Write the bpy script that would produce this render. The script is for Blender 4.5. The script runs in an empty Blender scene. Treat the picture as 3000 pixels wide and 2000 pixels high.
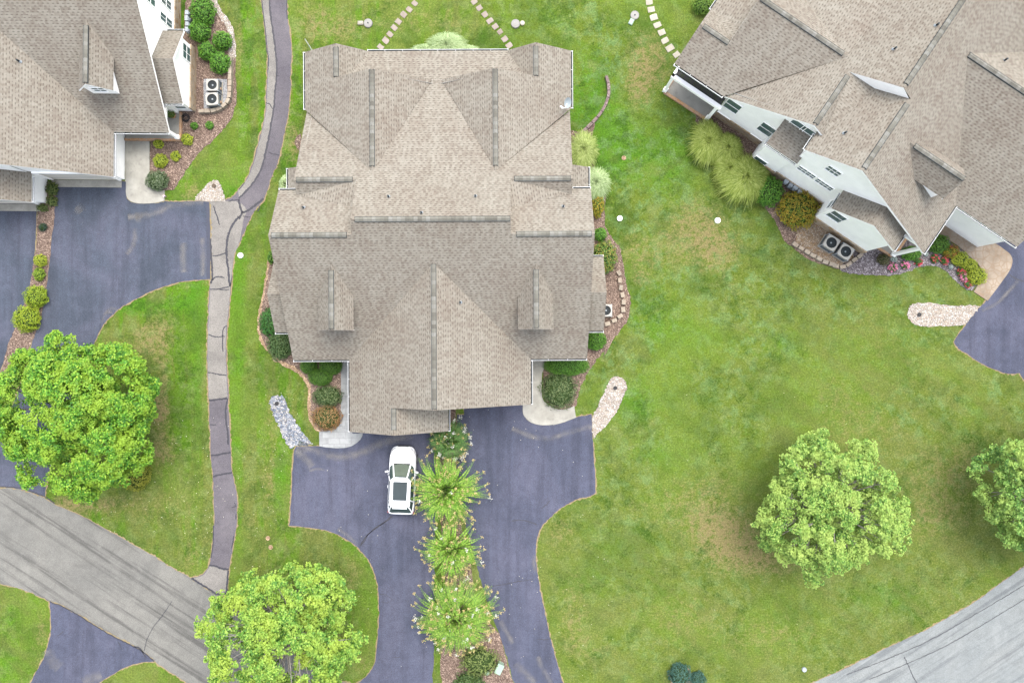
import bpy, bmesh, math, random
import numpy as np
from mathutils import Vector, Matrix
from mathutils.geometry import tessellate_polygon
R = math.radians
random.seed(7); rng = np.random.default_rng(7)
S = bpy.context.scene; COL = S.collection

# ------------------------------------------------------------------ camera, sky, sun, exposure
CH = 54.865                                    # camera height (m); 42 px of the 3000 px photo per metre on the ground
cd = bpy.data.cameras.new('camera'); cam = bpy.data.objects.new('camera', cd); COL.objects.link(cam)
cam.location = (0, 0, CH); cam.rotation_euler = (0, 0, 0)
cd.sensor_width = 36; cd.lens = 36*42*CH/3000; cd.clip_start = .5; cd.clip_end = 3000
S.camera = cam
W = bpy.data.worlds.new('World'); S.world = W; W.use_nodes = True
nt = W.node_tree; sky = nt.nodes.new('ShaderNodeTexSky'); sky.sky_type = 'NISHITA'; sky.sun_disc = False
SUN_EL, SUN_AZ = R(68), R(22)                 # azimuth clockwise from +Y
sky.sun_elevation = SUN_EL; sky.sun_rotation = SUN_AZ; sky.air_density = 1.0; sky.dust_density = 4.0; sky.ozone_density = .6
hs = nt.nodes.new('ShaderNodeHueSaturation'); hs.inputs['Saturation'].default_value = .45   # thin bright overcast: a paler sky
nt.links.new(sky.outputs[0], hs.inputs['Color']); nt.links.new(hs.outputs[0], nt.nodes['Background'].inputs[0]); nt.nodes['Background'].inputs[1].default_value = .15
sl = bpy.data.lights.new('sun', 'SUN'); sun = bpy.data.objects.new('sun', sl); COL.objects.link(sun)
sl.energy = .62; sl.angle = R(40); sl.color = (1, .95, .86)
d = Vector((math.sin(SUN_AZ)*math.cos(SUN_EL), math.cos(SUN_AZ)*math.cos(SUN_EL), math.sin(SUN_EL)))
sun.rotation_euler = d.to_track_quat('Z', 'Y').to_euler()
S.view_settings.view_transform = 'Standard'; S.view_settings.look = 'None'; S.view_settings.gamma = 1
S.view_settings.exposure = 2.02

# ------------------------------------------------------------------ measuring: photograph pixel -> ground point
def G(x, y, z=0.0):
    k = (CH-z)/(42*CH)
    return ((x-1500)*k, (1000-y)*k)
def zm(ox, oy, s, pts): return [(ox+x/s, oy+y/s) for x, y in pts]
def gp(pts, z=0.0): return [G(x, y, z) for x, y in pts]

# ------------------------------------------------------------------ object helpers
def link(o, parent=None):
    COL.objects.link(o)
    if parent: o.parent = parent
    return o
def tag(o, label=None, cat=None, group=None, kind=None):
    if label: o['label'] = label
    if cat: o['category'] = cat
    if group: o['group'] = group
    if kind: o['kind'] = kind
    return o
def empty(name, loc, rz=0, label=None, cat=None, group=None):
    o = bpy.data.objects.new(name, None); o.empty_display_size = .3; o.location = loc; o.rotation_euler = (0, 0, rz)
    return tag(link(o), label, cat, group)
def mesh(name, V, F, mats, parent=None, uv=None, mi=None, smooth=False):
    me = bpy.data.meshes.new(name); me.from_pydata([tuple(v) for v in V], [], F)
    for m in (mats if isinstance(mats, (list, tuple)) else [mats]): me.materials.append(m)
    if mi is not None: me.polygons.foreach_set('material_index', mi)
    if uv is not None:
        l = me.uv_layers.new(name='UVMap'); l.data.foreach_set('uv', np.array(uv, dtype=np.float32).ravel())
    if smooth: me.polygons.foreach_set('use_smooth', [True]*len(me.polygons))
    me.update()
    return link(bpy.data.objects.new(name, me), parent)
def copy_tree(o, parent=None):
    c = o.copy(); COL.objects.link(c); c.parent = parent
    for ch in list(o.children): copy_tree(ch, c)
    return c
class MB:
    def __init__(s): s.V = []; s.F = []; s.M = []; s.U = []
    def add(s, V, F, m=0, U=None):
        b = len(s.V); s.V += [tuple(v) for v in V]
        for i, f in enumerate(F):
            s.F.append(tuple(b+j for j in f)); s.M.append(m)
            s.U += (U[i] if U else [(0, 0)]*len(f))
        return s
    def box(s, c, size, rz=0, m=0, taper=1.0, rx=0):
        x, y, z = [q/2 for q in size]; ca, sa = math.cos(rz), math.sin(rz); V = []
        for dz in (-1, 1):
            t = taper if dz > 0 else 1
            for dx, dy in ((-1, -1), (1, -1), (1, 1), (-1, 1)):
                X, Y, Z = dx*x*t, dy*y*t, dz*z
                if rx: Y, Z = Y*math.cos(rx)-Z*math.sin(rx), Y*math.sin(rx)+Z*math.cos(rx)
                V.append((c[0]+X*ca-Y*sa, c[1]+X*sa+Y*ca, c[2]+Z))
        return s.add(V, [(3, 2, 1, 0), (4, 5, 6, 7), (0, 1, 5, 4), (1, 2, 6, 5), (2, 3, 7, 6), (3, 0, 4, 7)], m)
    def bar(s, p, q, w, h, m=0):
        p, q = Vector(p), Vector(q); d = (q-p).normalized(); side = d.cross(Vector((0, 0, 1)))
        side = Vector((1, 0, 0)) if side.length < 1e-3 else side.normalized(); up = side.cross(d)
        V = [a+side*sx*w/2+up*sz*h/2 for a in (p, q) for sx, sz in ((-1, -1), (1, -1), (1, 1), (-1, 1))]
        return s.add(V, [(0, 1, 2, 3), (7, 6, 5, 4), (0, 4, 5, 1), (1, 5, 6, 2), (2, 6, 7, 3), (3, 7, 4, 0)], m)
    def cyl(s, c, r, h, n=20, m=0, r2=None, axis='z', m2=None):
        r2 = r if r2 is None else r2; V = []
        for k, rr in ((0, r), (1, r2)):
            for i in range(n):
                a = 2*math.pi*i/n; u, v, w = rr*math.cos(a), rr*math.sin(a), k*h
                V.append((c[0]+u, c[1]+v, c[2]+w) if axis == 'z' else (c[0]+w, c[1]+u, c[2]+v) if axis == 'x' else (c[0]+u, c[1]+w, c[2]+v))
        s.add(V, [tuple((i, (i+1) % n, n+(i+1) % n, n+i)) for i in range(n)], m)
        b = len(s.V)-2*n; s.F.append(tuple(b+i for i in range(n))[::-1]); s.F.append(tuple(b+n+i for i in range(n)))
        s.M += [m, m if m2 is None else m2]; s.U += [(0, 0)]*2*n
        return s
    def tube(s, pts, rad, n=7, m=0):
        pts = [Vector(p) for p in pts]; k = len(pts); rad = rad if isinstance(rad, (list, tuple)) else [rad]*k; V = []
        for i, p in enumerate(pts):
            d = (pts[min(i+1, k-1)]-pts[max(i-1, 0)]).normalized(); a = d.cross(Vector((.3, .9, .31))).normalized(); b = d.cross(a)
            for j in range(n):
                t = 2*math.pi*j/n; V.append(p+(a*math.cos(t)+b*math.sin(t))*rad[i])
        return s.add(V, [(i*n+j, i*n+(j+1) % n, (i+1)*n+(j+1) % n, (i+1)*n+j) for i in range(k-1) for j in range(n)], m)
    def torus(s, c, r, t, n=24, k=8, m=0):
        V = [(c[0]+(r+t*math.cos(2*math.pi*j/k))*math.cos(2*math.pi*i/n), c[1]+(r+t*math.cos(2*math.pi*j/k))*math.sin(2*math.pi*i/n), c[2]+t*math.sin(2*math.pi*j/k)) for i in range(n) for j in range(k)]
        return s.add(V, [(i*k+j, ((i+1) % n)*k+j, ((i+1) % n)*k+(j+1) % k, i*k+(j+1) % k) for i in range(n) for j in range(k)], m)
    def build(s, name, mats, parent=None, smooth=False, uv=False):
        return mesh(name, s.V, s.F, mats, parent, s.U if uv else None, s.M, smooth)
def bevel(o, w=.02, seg=2):
    m = o.modifiers.new('bevel', 'BEVEL'); m.width = w; m.segments = seg; m.limit_method = 'ANGLE'; return o

# ------------------------------------------------------------------ materials
ALB = dict(white_siding=(1.16,1.15,1.13), white_trim=(1.14,1.13,1.11), white_plastic=(.95,.95,.95), car_paint=(.74,.75,.77), garage_door=(.9,.88,.86), shingles=(.725,.735,.695), ridge_cap_shingle=(.66,.69,.67),
 driveway_sealed=(.51,.515,.53), driveway_left=(.49,.51,.52), road_gray=(.62,.61,.58), road_pale=(.52,.54,.53), lawn=(.50,.56,.45))
class NT:
    """small node-graph helper"""
    def __init__(s, name):
        s.m = bpy.data.materials.new(name); s.m.use_nodes = True; s.t = s.m.node_tree; s.b = s.t.nodes['Principled BSDF']; s.out = s.t.nodes['Material Output']
    def n(s, typ, **k):
        o = s.t.nodes.new('ShaderNode'+typ)
        for a, v in k.items():
            if a.startswith('i_'):
                o.inputs[a[2:].replace('_', ' ')].default_value = v
            else: setattr(o, a, v)
        return o
    def l(s, a, b): s.t.links.new(a, b)
    def math(s, op, a, b=0.0, c=None):
        o = s.n('Math', operation=op)
        for i, v in enumerate((a, b) if c is None else (a, b, c)):
            if isinstance(v, (int, float)): o.inputs[i].default_value = v
            else: s.l(v, o.inputs[i])
        return o.outputs[0]
    def mix(s, f, a, b, bt='MIX'):
        o = s.n('MixRGB', blend_type=bt)
        for i, v in enumerate((f, a, b)):
            if isinstance(v, (int, float)): o.inputs[i].default_value = v
            elif isinstance(v, tuple): o.inputs[i].default_value = (*v, 1) if len(v) == 3 else v
            else: s.l(v, o.inputs[i])
        return o.outputs[0]
    def pos(s): return s.n('NewGeometry').outputs['Position']
    def mapv(s, v, scale=(1, 1, 1), rot=(0, 0, 0)):
        if rot != (0, 0, 0):
            q = s.n('Mapping'); q.inputs['Rotation'].default_value = rot; s.l(v, q.inputs[0]); v = q.outputs[0]
        o = s.n('Mapping'); o.inputs['Scale'].default_value = scale; s.l(v, o.inputs[0]); return o.outputs[0]
    def noise(s, v, scale, det=4, rough=.55, dist=0):
        o = s.n('TexNoise'); s.l(v, o.inputs['Vector']); o.inputs['Scale'].default_value = scale; o.inputs['Detail'].default_value = det
        o.inputs['Roughness'].default_value = rough; o.inputs['Distortion'].default_value = dist; return o.outputs['Fac']
    def vor(s, v, scale, feat='F1', out='Distance'):
        o = s.n('TexVoronoi', feature=feat); s.l(v, o.inputs['Vector']); o.inputs['Scale'].default_value = scale; return o.outputs[out]
    def ramp(s, f, stops):
        o = s.n('ValToRGB'); e = o.color_ramp.elements
        while len(e) > 1: e.remove(e[-1])
        for i, (p, c) in enumerate(stops):
            el = e[0] if i == 0 else e.new(p)
            el.position = p; el.color = ((c, c, c, 1) if isinstance(c, (int, float)) else (*c, 1))
        s.l(f, o.inputs[0]); return o.outputs[0]
    def rng(s, f, a, b, c=0.0, d=1.0):
        o = s.n('MapRange'); s.l(f, o.inputs[0])
        for i, v in enumerate((a, b, c, d)): o.inputs[i+1].default_value = v
        return o.outputs[0]
    def bump(s, h, st=.4, dist=.02):
        o = s.n('Bump'); o.inputs['Strength'].default_value = st; o.inputs['Distance'].default_value = dist; s.l(h, o.inputs['Height']); s.l(o.outputs[0], s.b.inputs['Normal'])
    def col(s, c):
        if isinstance(c, tuple): c_ = s.n('RGB'); c_.outputs[0].default_value = (*c, 1); c = c_.outputs[0]
        v = s.n('VectorMath', operation='MULTIPLY'); v.inputs[1].default_value = ALB.get(s.m.name, (.66, .66, .66)); s.l(c, v.inputs[0]); s.l(v.outputs[0], s.b.inputs['Base Color'])
    def fin(s, rough=.9, spec=.2, metal=0):
        s.b.inputs['Roughness'].default_value = rough; s.b.inputs['Specular IOR Level'].default_value = spec; s.b.inputs['Metallic'].default_value = metal; return s.m
def plain(name, c, rough=.6, spec=.3, metal=0, var=.12, sc=6):
    g = NT(name); n = g.noise(g.pos(), sc, 5)
    g.col(g.mix(n, tuple(q*(1-var) for q in c), tuple(min(1, q*(1+var)) for q in c))); return g.fin(rough, spec, metal)

def shingle_mat():
    g = NT('shingles'); uv = g.n('UVMap').outputs[0]; sx = g.n('SeparateXYZ'); g.l(uv, sx.inputs[0]); u, v = sx.outputs[0], sx.outputs[1]
    ROW = .168
    wob = g.noise(uv, .8, 2); v = g.math('ADD', v, g.math('MULTIPLY', g.math('SUBTRACT', wob, .5), .03))
    r = g.math('DIVIDE', v, ROW); row = g.math('FLOOR', r); fv = g.math('SUBTRACT', r, row)
    def cells(w, seed):
        wn = g.n('TexWhiteNoise', noise_dimensions='2D'); cb = g.n('CombineXYZ'); g.l(row, cb.inputs[0]); cb.inputs[1].default_value = seed; g.l(cb.outputs[0], wn.inputs['Vector'])
        c = g.math('FLOOR', g.math('DIVIDE', g.math('ADD', u, wn.outputs['Value']), w))
        w2 = g.n('TexWhiteNoise', noise_dimensions='3D'); c2 = g.n('CombineXYZ'); g.l(c, c2.inputs[0]); g.l(row, c2.inputs[1]); c2.inputs[2].default_value = seed; g.l(c2.outputs[0], w2.inputs['Vector'])
        return w2.outputs['Value']
    a, b = cells(.16, 3.1), cells(.125, 7.7)
    base = g.ramp(a, [(0, (0.159, 0.133, 0.114)), (.2, (0.202, 0.172, 0.150)), (.4, (0.245, 0.219, 0.194)), (.7, (0.267, 0.245, 0.219)), (1, (0.310, 0.288, 0.258))])
    big = g.noise(g.pos(), .35, 4, .6); base = g.mix(.5, base, g.ramp(big, [(.3, (0.211, 0.176, 0.153)), (.5, (0.245, 0.219, 0.194)), (.7, (0.280, 0.258, 0.232))]))
    stn_ = g.noise(g.mapv(uv, (1.3, .22, 1)), 1.0, 6, .7); base = g.mix(g.math('MULTIPLY', g.rng(stn_, .50, .68), .30), base, (.20, .165, .145)); base = g.mix(g.math('MULTIPLY', g.rng(stn_, .46, .34), .28), base, (.33, .315, .29))
    gr = g.noise(uv, 60, 2); base = g.mix(.25, base, g.ramp(gr, [(.3, .12), (.7, .5)]), 'OVERLAY')
    wr = g.n('TexWhiteNoise', noise_dimensions='1D'); g.l(row, wr.inputs['W']); alt = g.math('FRACT', g.math('ADD', g.math('DIVIDE', u, .31), wr.outputs['Value']))
    dash = g.math('MULTIPLY', g.math('LESS_THAN', fv, .38), g.math('MULTIPLY', g.math('LESS_THAN', alt, .46), g.math('GREATER_THAN', b, .14)))
    line = g.math('MULTIPLY', g.math('LESS_THAN', fv, .12), .22)  # thin shadow painted into the colour where courses overlap
    dk = g.math('MAXIMUM', g.math('MULTIPLY', dash, .56), line)
    g.col(g.mix(dk, base, (0.073, 0.057, 0.047)))
    g.bump(g.math('ADD', g.math('MULTIPLY', dash, -1), g.math('MULTIPLY', fv, .6)), .35, .012)
    return g.fin(.95, .1)
def cap_mat():
    g = NT('ridge_cap_shingle'); isl = g.n('NewGeometry').outputs['Random Per Island']
    n = g.noise(g.pos(), 40, 2)
    c = g.ramp(isl, [(0, (0.146, 0.133, 0.116)), (.4, (0.194, 0.181, 0.159)), (.8, (0.232, 0.215, 0.194)), (1, (0.258, 0.245, 0.228))])
    g.col(g.mix(.3, c, g.ramp(n, [(.3, .2), (.7, .6)]), 'OVERLAY')); return g.fin(.95, .1)
def siding_mat(name='white_siding', c=(.80, .80, .785)):
    g = NT(name); sx = g.n('SeparateXYZ'); g.l(g.pos(), sx.inputs[0]); f = g.math('FRACT', g.math('DIVIDE', sx.outputs[2], .12))
    n = g.noise(g.pos(), 1.2, 5, .6)
    cc = g.mix(g.rng(n, .35, .8), c, tuple(q*.9 for q in c)); g.col(g.mix(g.math('MULTIPLY', g.math('LESS_THAN', f, .1), .25), cc, (.45, .45, .44))); g.bump(f, .5, .01)
    return g.fin(.55, .3)
def stone_mat(name, cols, sc=3.2, mortar=(.42, .38, .33)):
    g = NT(name); p = g.mapv(g.pos(), (sc, sc, sc*1.8)); c = g.vor(p, 1, 'F1', 'Color'); sp = g.n('SeparateColor'); g.l(c, sp.inputs[0])
    e = g.vor(p, 1, 'DISTANCE_TO_EDGE'); base = g.ramp(sp.outputs[0], [(i/(len(cols)-1), q) for i, q in enumerate(cols)])
    n = g.noise(g.pos(), 9, 4); base = g.mix(.35, base, g.ramp(n, [(.3, .25), (.7, .7)]), 'OVERLAY')
    g.col(g.mix(g.rng(e, 0, .07, 1, 0), base, mortar)); g.bump(g.rng(e, 0, .15), .6, .02); return g.fin(.9, .15)
def asphalt_mat(name, base, warm, speck=.5, streak=None, streakcol=None, ramp=(.35, .7)):
    g = NT(name); p = g.pos()
    b = g.noise(p, .22, 5, .6, .4); c = g.mix(g.rng(b, *ramp), base, warm)
    if name.startswith('driveway'):
        q = g.noise(g.mapv(p, (1, .07, 1)), 1.7, 5, .6, .2); c = g.mix(g.math('MULTIPLY', g.rng(q, .50, .62), .35), c, tuple(v*1.45 for v in base)); c = g.mix(g.math('MULTIPLY', g.rng(q, .47, .38), .35), c, tuple(v*.7 for v in base))
    if streak is not None:
        q = g.mapv(p, (.035, 1.0, 1), (0, 0, streak)); s = g.noise(q, 2.0, 5, .65, .15)
        c = g.mix(g.math('MULTIPLY', g.rng(s, .5, .62), .62), c, streakcol)
        s2 = g.noise(g.mapv(p, (.02, .6, 1), (0, 0, streak)), 2.6, 2, .5); c = g.mix(g.math('MULTIPLY', g.rng(s2, .52, .7), .3), c, tuple(q*1.18 for q in base))
    f = g.noise(p, 26, 3, .75); c = g.mix(speck, c, g.ramp(f, [(.28, .12), (.5, .5), (.72, .85)]), 'OVERLAY')
    m = g.noise(p, 1.4, 5, .65); c = g.mix(.18, c, g.ramp(m, [(.3, .25), (.7, .75)]), 'OVERLAY')
    agg = g.noise(p, 60, 2, .9); c = g.mix(.55, c, g.ramp(agg, [(.32, .1), (.5, .5), (.68, .92)]), 'OVERLAY')
    sp_ = g.noise(p, .55, 6, .7, .6); c = g.mix(g.math('MULTIPLY', g.rng(sp_, .56, .68), .3), c, tuple(q*.62 for q in base)); c = g.mix(g.math('MULTIPLY', g.rng(sp_, .44, .34), .28), c, tuple(q*1.35 for q in warm))
    w = g.math('GREATER_THAN', g.noise(g.mapv(p, (1, 1, 1)), 9, 0), .80); c = g.mix(g.math('MULTIPLY', w, .2), c, (.3, .28, .25))
    g.col(c); g.bump(f, .35, .01); return g.fin(.9, .15)
def mulch_mat(name, a, b, c):
    g = NT(name); p = g.pos(); v = g.vor(g.mapv(p, (1, 1.6, 1), (0, 0, .6)), 17, 'F1', 'Color'); sp = g.n('SeparateColor'); g.l(v, sp.inputs[0])
    cc = g.ramp(sp.outputs[0], [(0, a), (.5, b), (.86, c), (1, tuple(min(1, q*1.8) for q in c))]); n = g.noise(p, .8, 5, .6)
    cc = g.mix(.5, cc, g.ramp(n, [(.3, .3), (.7, .75)]), 'OVERLAY'); g.col(cc); g.bump(g.vor(p, 17), .8, .03); return g.fin(.95, .1)
def gravel_mat(name, cols, sc=9):
    g = NT(name); p = g.pos(); sp = g.n('SeparateColor'); g.l(g.vor(p, sc, 'F1', 'Color'), sp.inputs[0])
    c = g.ramp(sp.outputs[0], [(i/(len(cols)-1), q) for i, q in enumerate(cols)]); e = g.vor(p, sc, 'DISTANCE_TO_EDGE')
    c = g.mix(g.rng(e, 0, .16, .8, 0), c, (.11, .09, .075)); n = g.noise(p, 1.3, 4); c = g.mix(.3, c, g.ramp(n, [(.3, .3), (.7, .7)]), 'OVERLAY')
    g.col(c); g.bump(g.rng(e, 0, .3), 1, .04); return g.fin(.85, .2)
def concrete_mat(name, a, b, grid=None, jt=.03):
    g = NT(name); p = g.pos(); n = g.noise(p, .9, 6, .65); c = g.mix(g.rng(n, .35, .65), a, b)
    s = g.noise(p, 2.3, 4, .6, 1.0); c = g.mix(g.math('MULTIPLY', g.rng(s, .55, .75), .45), c, tuple(q*.5 for q in a))
    if grid:
        br = g.n('TexBrick'); g.l(g.mapv(p, (1, 1, 1), (0, 0, grid[2] if len(grid) > 2 else 0)), br.inputs['Vector']); br.inputs['Scale'].default_value = 1
        br.inputs['Brick Width'].default_value = grid[0]; br.inputs['Row Height'].default_value = grid[1]; br.inputs['Mortar Size'].default_value = jt
        br.inputs['Color1'].default_value = (.42, .42, .42, 1); br.inputs['Color2'].default_value = (.58, .58, .58, 1); br.inputs['Mortar'].default_value = (.28, .28, .28, 1)
        c = g.mix(.6, c, br.outputs[0], 'OVERLAY')
    f = g.noise(p, 30, 2, .7); c = g.mix(.25, c, g.ramp(f, [(.3, .25), (.7, .75)]), 'OVERLAY'); g.col(c); g.bump(n, .2, .01); return g.fin(.85, .2)
LEAFV = 1.3
def leaf_mat(name, cols, tip=None, trans=.35, nsc=1.2, tint=(.56,.60,.56)):
    """cols: random per leaf; tip: second colour in broad noise patches"""
    g = NT(name); isl = g.n('NewGeometry').outputs['Random Per Island']
    c = g.ramp(isl, [(i/(len(cols)-1), q) for i, q in enumerate(cols)])
    if tip: c = g.mix(g.rng(g.noise(g.pos(), nsc, 3, .6), .45, .62), c, g.mix(isl, tip, tuple(q*.8 for q in tip)))
    br = g.n('HueSaturation'); br.inputs['Value'].default_value = LEAFV; g.l(c, br.inputs['Color']); c = br.outputs[0]
    tn = g.n('VectorMath', operation='MULTIPLY'); tn.inputs[1].default_value = tint; g.l(c, tn.inputs[0]); c = tn.outputs[0]; g.l(c, g.b.inputs['Base Color']); g.b.inputs['Roughness'].default_value = .55; g.b.inputs['Specular IOR Level'].default_value = .25
    t = g.n('BsdfTranslucent'); g.l(c, t.inputs[0]); mx = g.n('MixShader'); mx.inputs[0].default_value = trans
    g.l(g.b.outputs[0], mx.inputs[1]); g.l(t.outputs[0], mx.inputs[2]); g.l(mx.outputs[0], g.out.inputs[0]); return g.m
def glass_mat(name, c, rough=.08):
    g = NT(name); n = g.noise(g.pos(), 1.7, 3); g.col(g.mix(n, tuple(q*.7 for q in c), tuple(q*1.3 for q in c))); return g.fin(rough, .35)

M = dict(
 gutter=plain('gutter_white', (.72,.73,.74), .5, .3, var=.05),
 acgrey=plain('unit_beige', (.40,.385,.35), .5, .3),
 shingle=shingle_mat(), cap=cap_mat(), siding=siding_mat(), trim=plain('white_trim', (.8, .8, .79), .45, .4, var=.04), dark=plain('dark_gap', (.03, .04, .045), .6, .2),
 stone=stone_mat('tan_stone', [(.36, .24, .13), (.45, .33, .2), (.5, .4, .28), (.38, .3, .22)]),
 brick=stone_mat('orange_brick', [(.5, .27, .13), (.55, .33, .18), (.45, .3, .2)], 5, (.45, .36, .28)),
 block=stone_mat('wall_block', [(.33, .27, .21), (.38, .33, .26), (.29, .25, .2)], 2.0, (.33, .27, .21)),
 oldblock=stone_mat('old_timber_block', [(.2, .15, .14), (.27, .21, .2), (.31, .25, .24)], 2.0, (.14, .1, .09)),
 asph=asphalt_mat('driveway_sealed', (.080, .088, .125), (.118, .122, .168), .55, ramp=(.40, .62)),
 asph_l=asphalt_mat('driveway_left', (.080, .092, .122), (.116, .120, .162), .55, ramp=(.42, .60)),
 road=asphalt_mat('road_gray', (.165, .166, .162), (.215, .214, .205), .4, R(33), (.060, .060, .060)),
 road2=asphalt_mat('road_pale', (.25, .262, .27), (.30, .305, .305), .35, R(-33), (.15, .158, .17)),
 path=asphalt_mat('path_dark', (.105, .097, .112), (.15, .138, .15), .5),
 pathl=asphalt_mat('path_light', (.19, .18, .168), (.25, .235, .215), .5),
 tar=plain('tar', (.035, .035, .045), .5, .3), tarold=plain('dark_asphalt_strip', (.065, .07, .095), .8, .2, var=.2),
 mulch=mulch_mat('mulch', (.085, .055, .045), (.155, .11, .088), (.26, .195, .155)),
 mulchg=mulch_mat('mulch_gray', (.07, .06, .065), (.13, .11, .115), (.26, .24, .25)),
 mulcht=mulch_mat('mulch_tan', (.2, .13, .08), (.3, .2, .13), (.42, .31, .2)),
 gravb=gravel_mat('gravel_blue', [(.11, .14, .2), (.25, .3, .37), (.42, .45, .5), (.6, .58, .55), (.22, .26, .33)]),
 gravw=gravel_mat('gravel_white', [(.40, .34, .27), (.54, .49, .42), (.66, .62, .57), (.46, .37, .29), (.62, .60, .57)]),
 gravt=gravel_mat('gravel_tan', [(.34, .21, .11), (.46, .34, .22), (.52, .43, .33), (.38, .27, .17)]),
 gravg=gravel_mat('gravel_gray', [(.4, .42, .46), (.55, .57, .6), (.66, .67, .69)], 14),
 conc=concrete_mat('concrete', (.28, .27, .235), (.40, .39, .345)), concw=concrete_mat('stepping_concrete', (.36, .33, .27), (.50, .46, .38)),
 slate=concrete_mat('slate_paving', (.25, .26, .26), (.36, .37, .37), (.8, .42), .012),
 stamp=concrete_mat('stamped_tan', (.24, .19, .14), (.36, .30, .235)), patio=concrete_mat('patio_slab', (.28, .27, .235), (.35, .34, .31)),
 lid=concrete_mat('lid_concrete', (.25, .24, .22), (.34, .33, .31)), pstone=concrete_mat('stepping_pinkish', (.26, .215, .18), (.34, .295, .26)),
 bark=plain('bark', (.13, .1, .075), .9, .1, var=.3, sc=12), barkg=plain('bark_gray', (.33, .31, .28), .9, .1, var=.2, sc=12),
 white=plain('white_plastic', (.82, .82, .81), .4, .4, var=.03), green=plain('utility_green', (.30, .42, .33), .5, .3, var=.08), grey=plain('meter_gray', (.33, .37, .40), .5, .4, var=.1),
 black=plain('black_rubber', (.025, .025, .028), .6, .3), deck=plain('deck_boards', (.12, .105, .12), .7, .2), metal=plain('galvanised', (.5, .5, .5), .4, .5, .6, var=.1),
 pane=glass_mat('window_pane', (.10, .16, .155), .05), cglass=glass_mat('car_glass', (.05, .075, .07), .04), door=plain('garage_door', (.68, .64, .56), .5, .3, var=.04),
)
def stamp_over():                                       # flagstone seams on the stamped tan concrete
    m = M['stamp']; t = m.node_tree; b = t.nodes['Principled BSDF']; src = b.inputs['Base Color'].links[0].from_socket
    v = t.nodes.new('ShaderNodeTexVoronoi'); v.feature = 'DISTANCE_TO_EDGE'; v.inputs['Scale'].default_value = 2.2
    p = t.nodes.new('ShaderNodeNewGeometry'); t.links.new(p.outputs['Position'], v.inputs['Vector'])
    r = t.nodes.new('ShaderNodeMapRange'); t.links.new(v.outputs['Distance'], r.inputs[0]); r.inputs[2].default_value = .10; r.inputs[3].default_value = .8; r.inputs[4].default_value = 0
    x = t.nodes.new('ShaderNodeMixRGB'); t.links.new(r.outputs[0], x.inputs[0]); t.links.new(src, x.inputs[1]); x.inputs[2].default_value = (.17, .12, .08, 1); t.links.new(x.outputs[0], b.inputs['Base Color'])
stamp_over()

# ------------------------------------------------------------------ ground polygons
def smooth(pts, seg=6, corner=42, closed=True):
    n = len(pts); P = [np.array(p, float) for p in pts]; out = []
    def sharp(i):
        if not closed and (i == 0 or i == n-1): return True
        a, b = P[i]-P[(i-1) % n], P[(i+1) % n]-P[i]
        c = np.dot(a, b)/(np.linalg.norm(a)*np.linalg.norm(b)+1e-9); return math.degrees(math.acos(max(-1, min(1, c)))) > corner
    sh = [sharp(i) for i in range(n)]
    for i in range(n if closed else n-1):
        j = (i+1) % n; p0, p1, p2, p3 = P[(i-1) % n], P[i], P[j], P[(j+1) % n]; L = np.linalg.norm(p2-p1)
        def tan(a, b, c):
            t = (c-a); m = np.linalg.norm(t)+1e-9; return t/m*L
        m1 = (p2-p1) if sh[i] else tan(p0, p1, p2); m2 = (p2-p1) if sh[j] else tan(p1, p2, p3)
        for k in range(seg):
            t = k/seg; out.append(tuple((2*t**3-3*t*t+1)*p1+(t**3-2*t*t+t)*m1+(-2*t**3+3*t*t)*p2+(t**3-t*t)*m2))
    if not closed: out.append(tuple(P[-1]))
    return out
def jitter(pts, a=.03):
    out = []; n = len(pts)
    for i in range(n):
        p, q = np.array(pts[i]), np.array(pts[(i+1) % n]); L = np.linalg.norm(q-p); k = max(1, int(L/.25))
        for j in range(k): out.append(tuple(p+(q-p)*j/k+rng.normal(0, a, 2)))
    return out
LV = {}
def sheet(name, px, level, mat, jit=.02, thick=0, sm=True, world=False, kind='structure', uvdir=None):
    P = px if world else gp(px)
    P = smooth(P) if sm else P
    if jit: P = jitter(P, jit)
    z = level*.004
    tri = tessellate_polygon([[Vector((x, y, 0)) for x, y in P]])
    V = [(x, y, z+thick) for x, y in P]; F = []
    for t in tri:
        a, b, c = [P[i] for i in t]; F.append(tuple(t) if (b[0]-a[0])*(c[1]-a[1])-(b[1]-a[1])*(c[0]-a[0]) > 0 else tuple(t)[::-1])
    if thick:
        n = len(P); V += [(x, y, z-.05) for x, y in P]; F += [(i, (i+1) % n, n+(i+1) % n, n+i) for i in range(n)]
    if name in ('driveway', 'road', 'path') and level in (2, 4, 6): EDGES.append((P, z-.0015))
    o = mesh(name, V, F, mat); return tag(o, kind=kind)
EDGES = []
def ribbon(mb, px, w, z, m=0, jit=.012, sm=True, wob=.3, world=False):
    P = px if world else gp(px)
    P = smooth(P, 8, 60, False) if sm else P; Q = []
    for i in range(len(P)-1):
        a, b = np.array(P[i]), np.array(P[i+1]); k = max(1, int(np.linalg.norm(b-a)/.12)); Q += [tuple(a+(b-a)*j/k+rng.normal(0, jit, 2)) for j in range(k)]
    Q.append(P[-1]); n = len(Q); V = []; U = []
    for i, q in enumerate(Q):
        a, b = np.array(Q[max(i-1, 0)]), np.array(Q[min(i+1, n-1)]); t = b-a; t = t/(np.linalg.norm(t)+1e-9); s = np.array((-t[1], t[0]))
        ww = w/2*(1+rng.uniform(-wob, wob)); V += [(*(np.array(q)+s*ww), z), (*(np.array(q)-s*ww), z)]
    mb.add(V, [(2*i+1, 2*i+3, 2*i+2, 2*i) for i in range(n-1)], m, [[(0, i*.1), (0, i*.1+.1), (1, i*.1+.1), (1, i*.1)] for i in range(n-1)])

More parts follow.
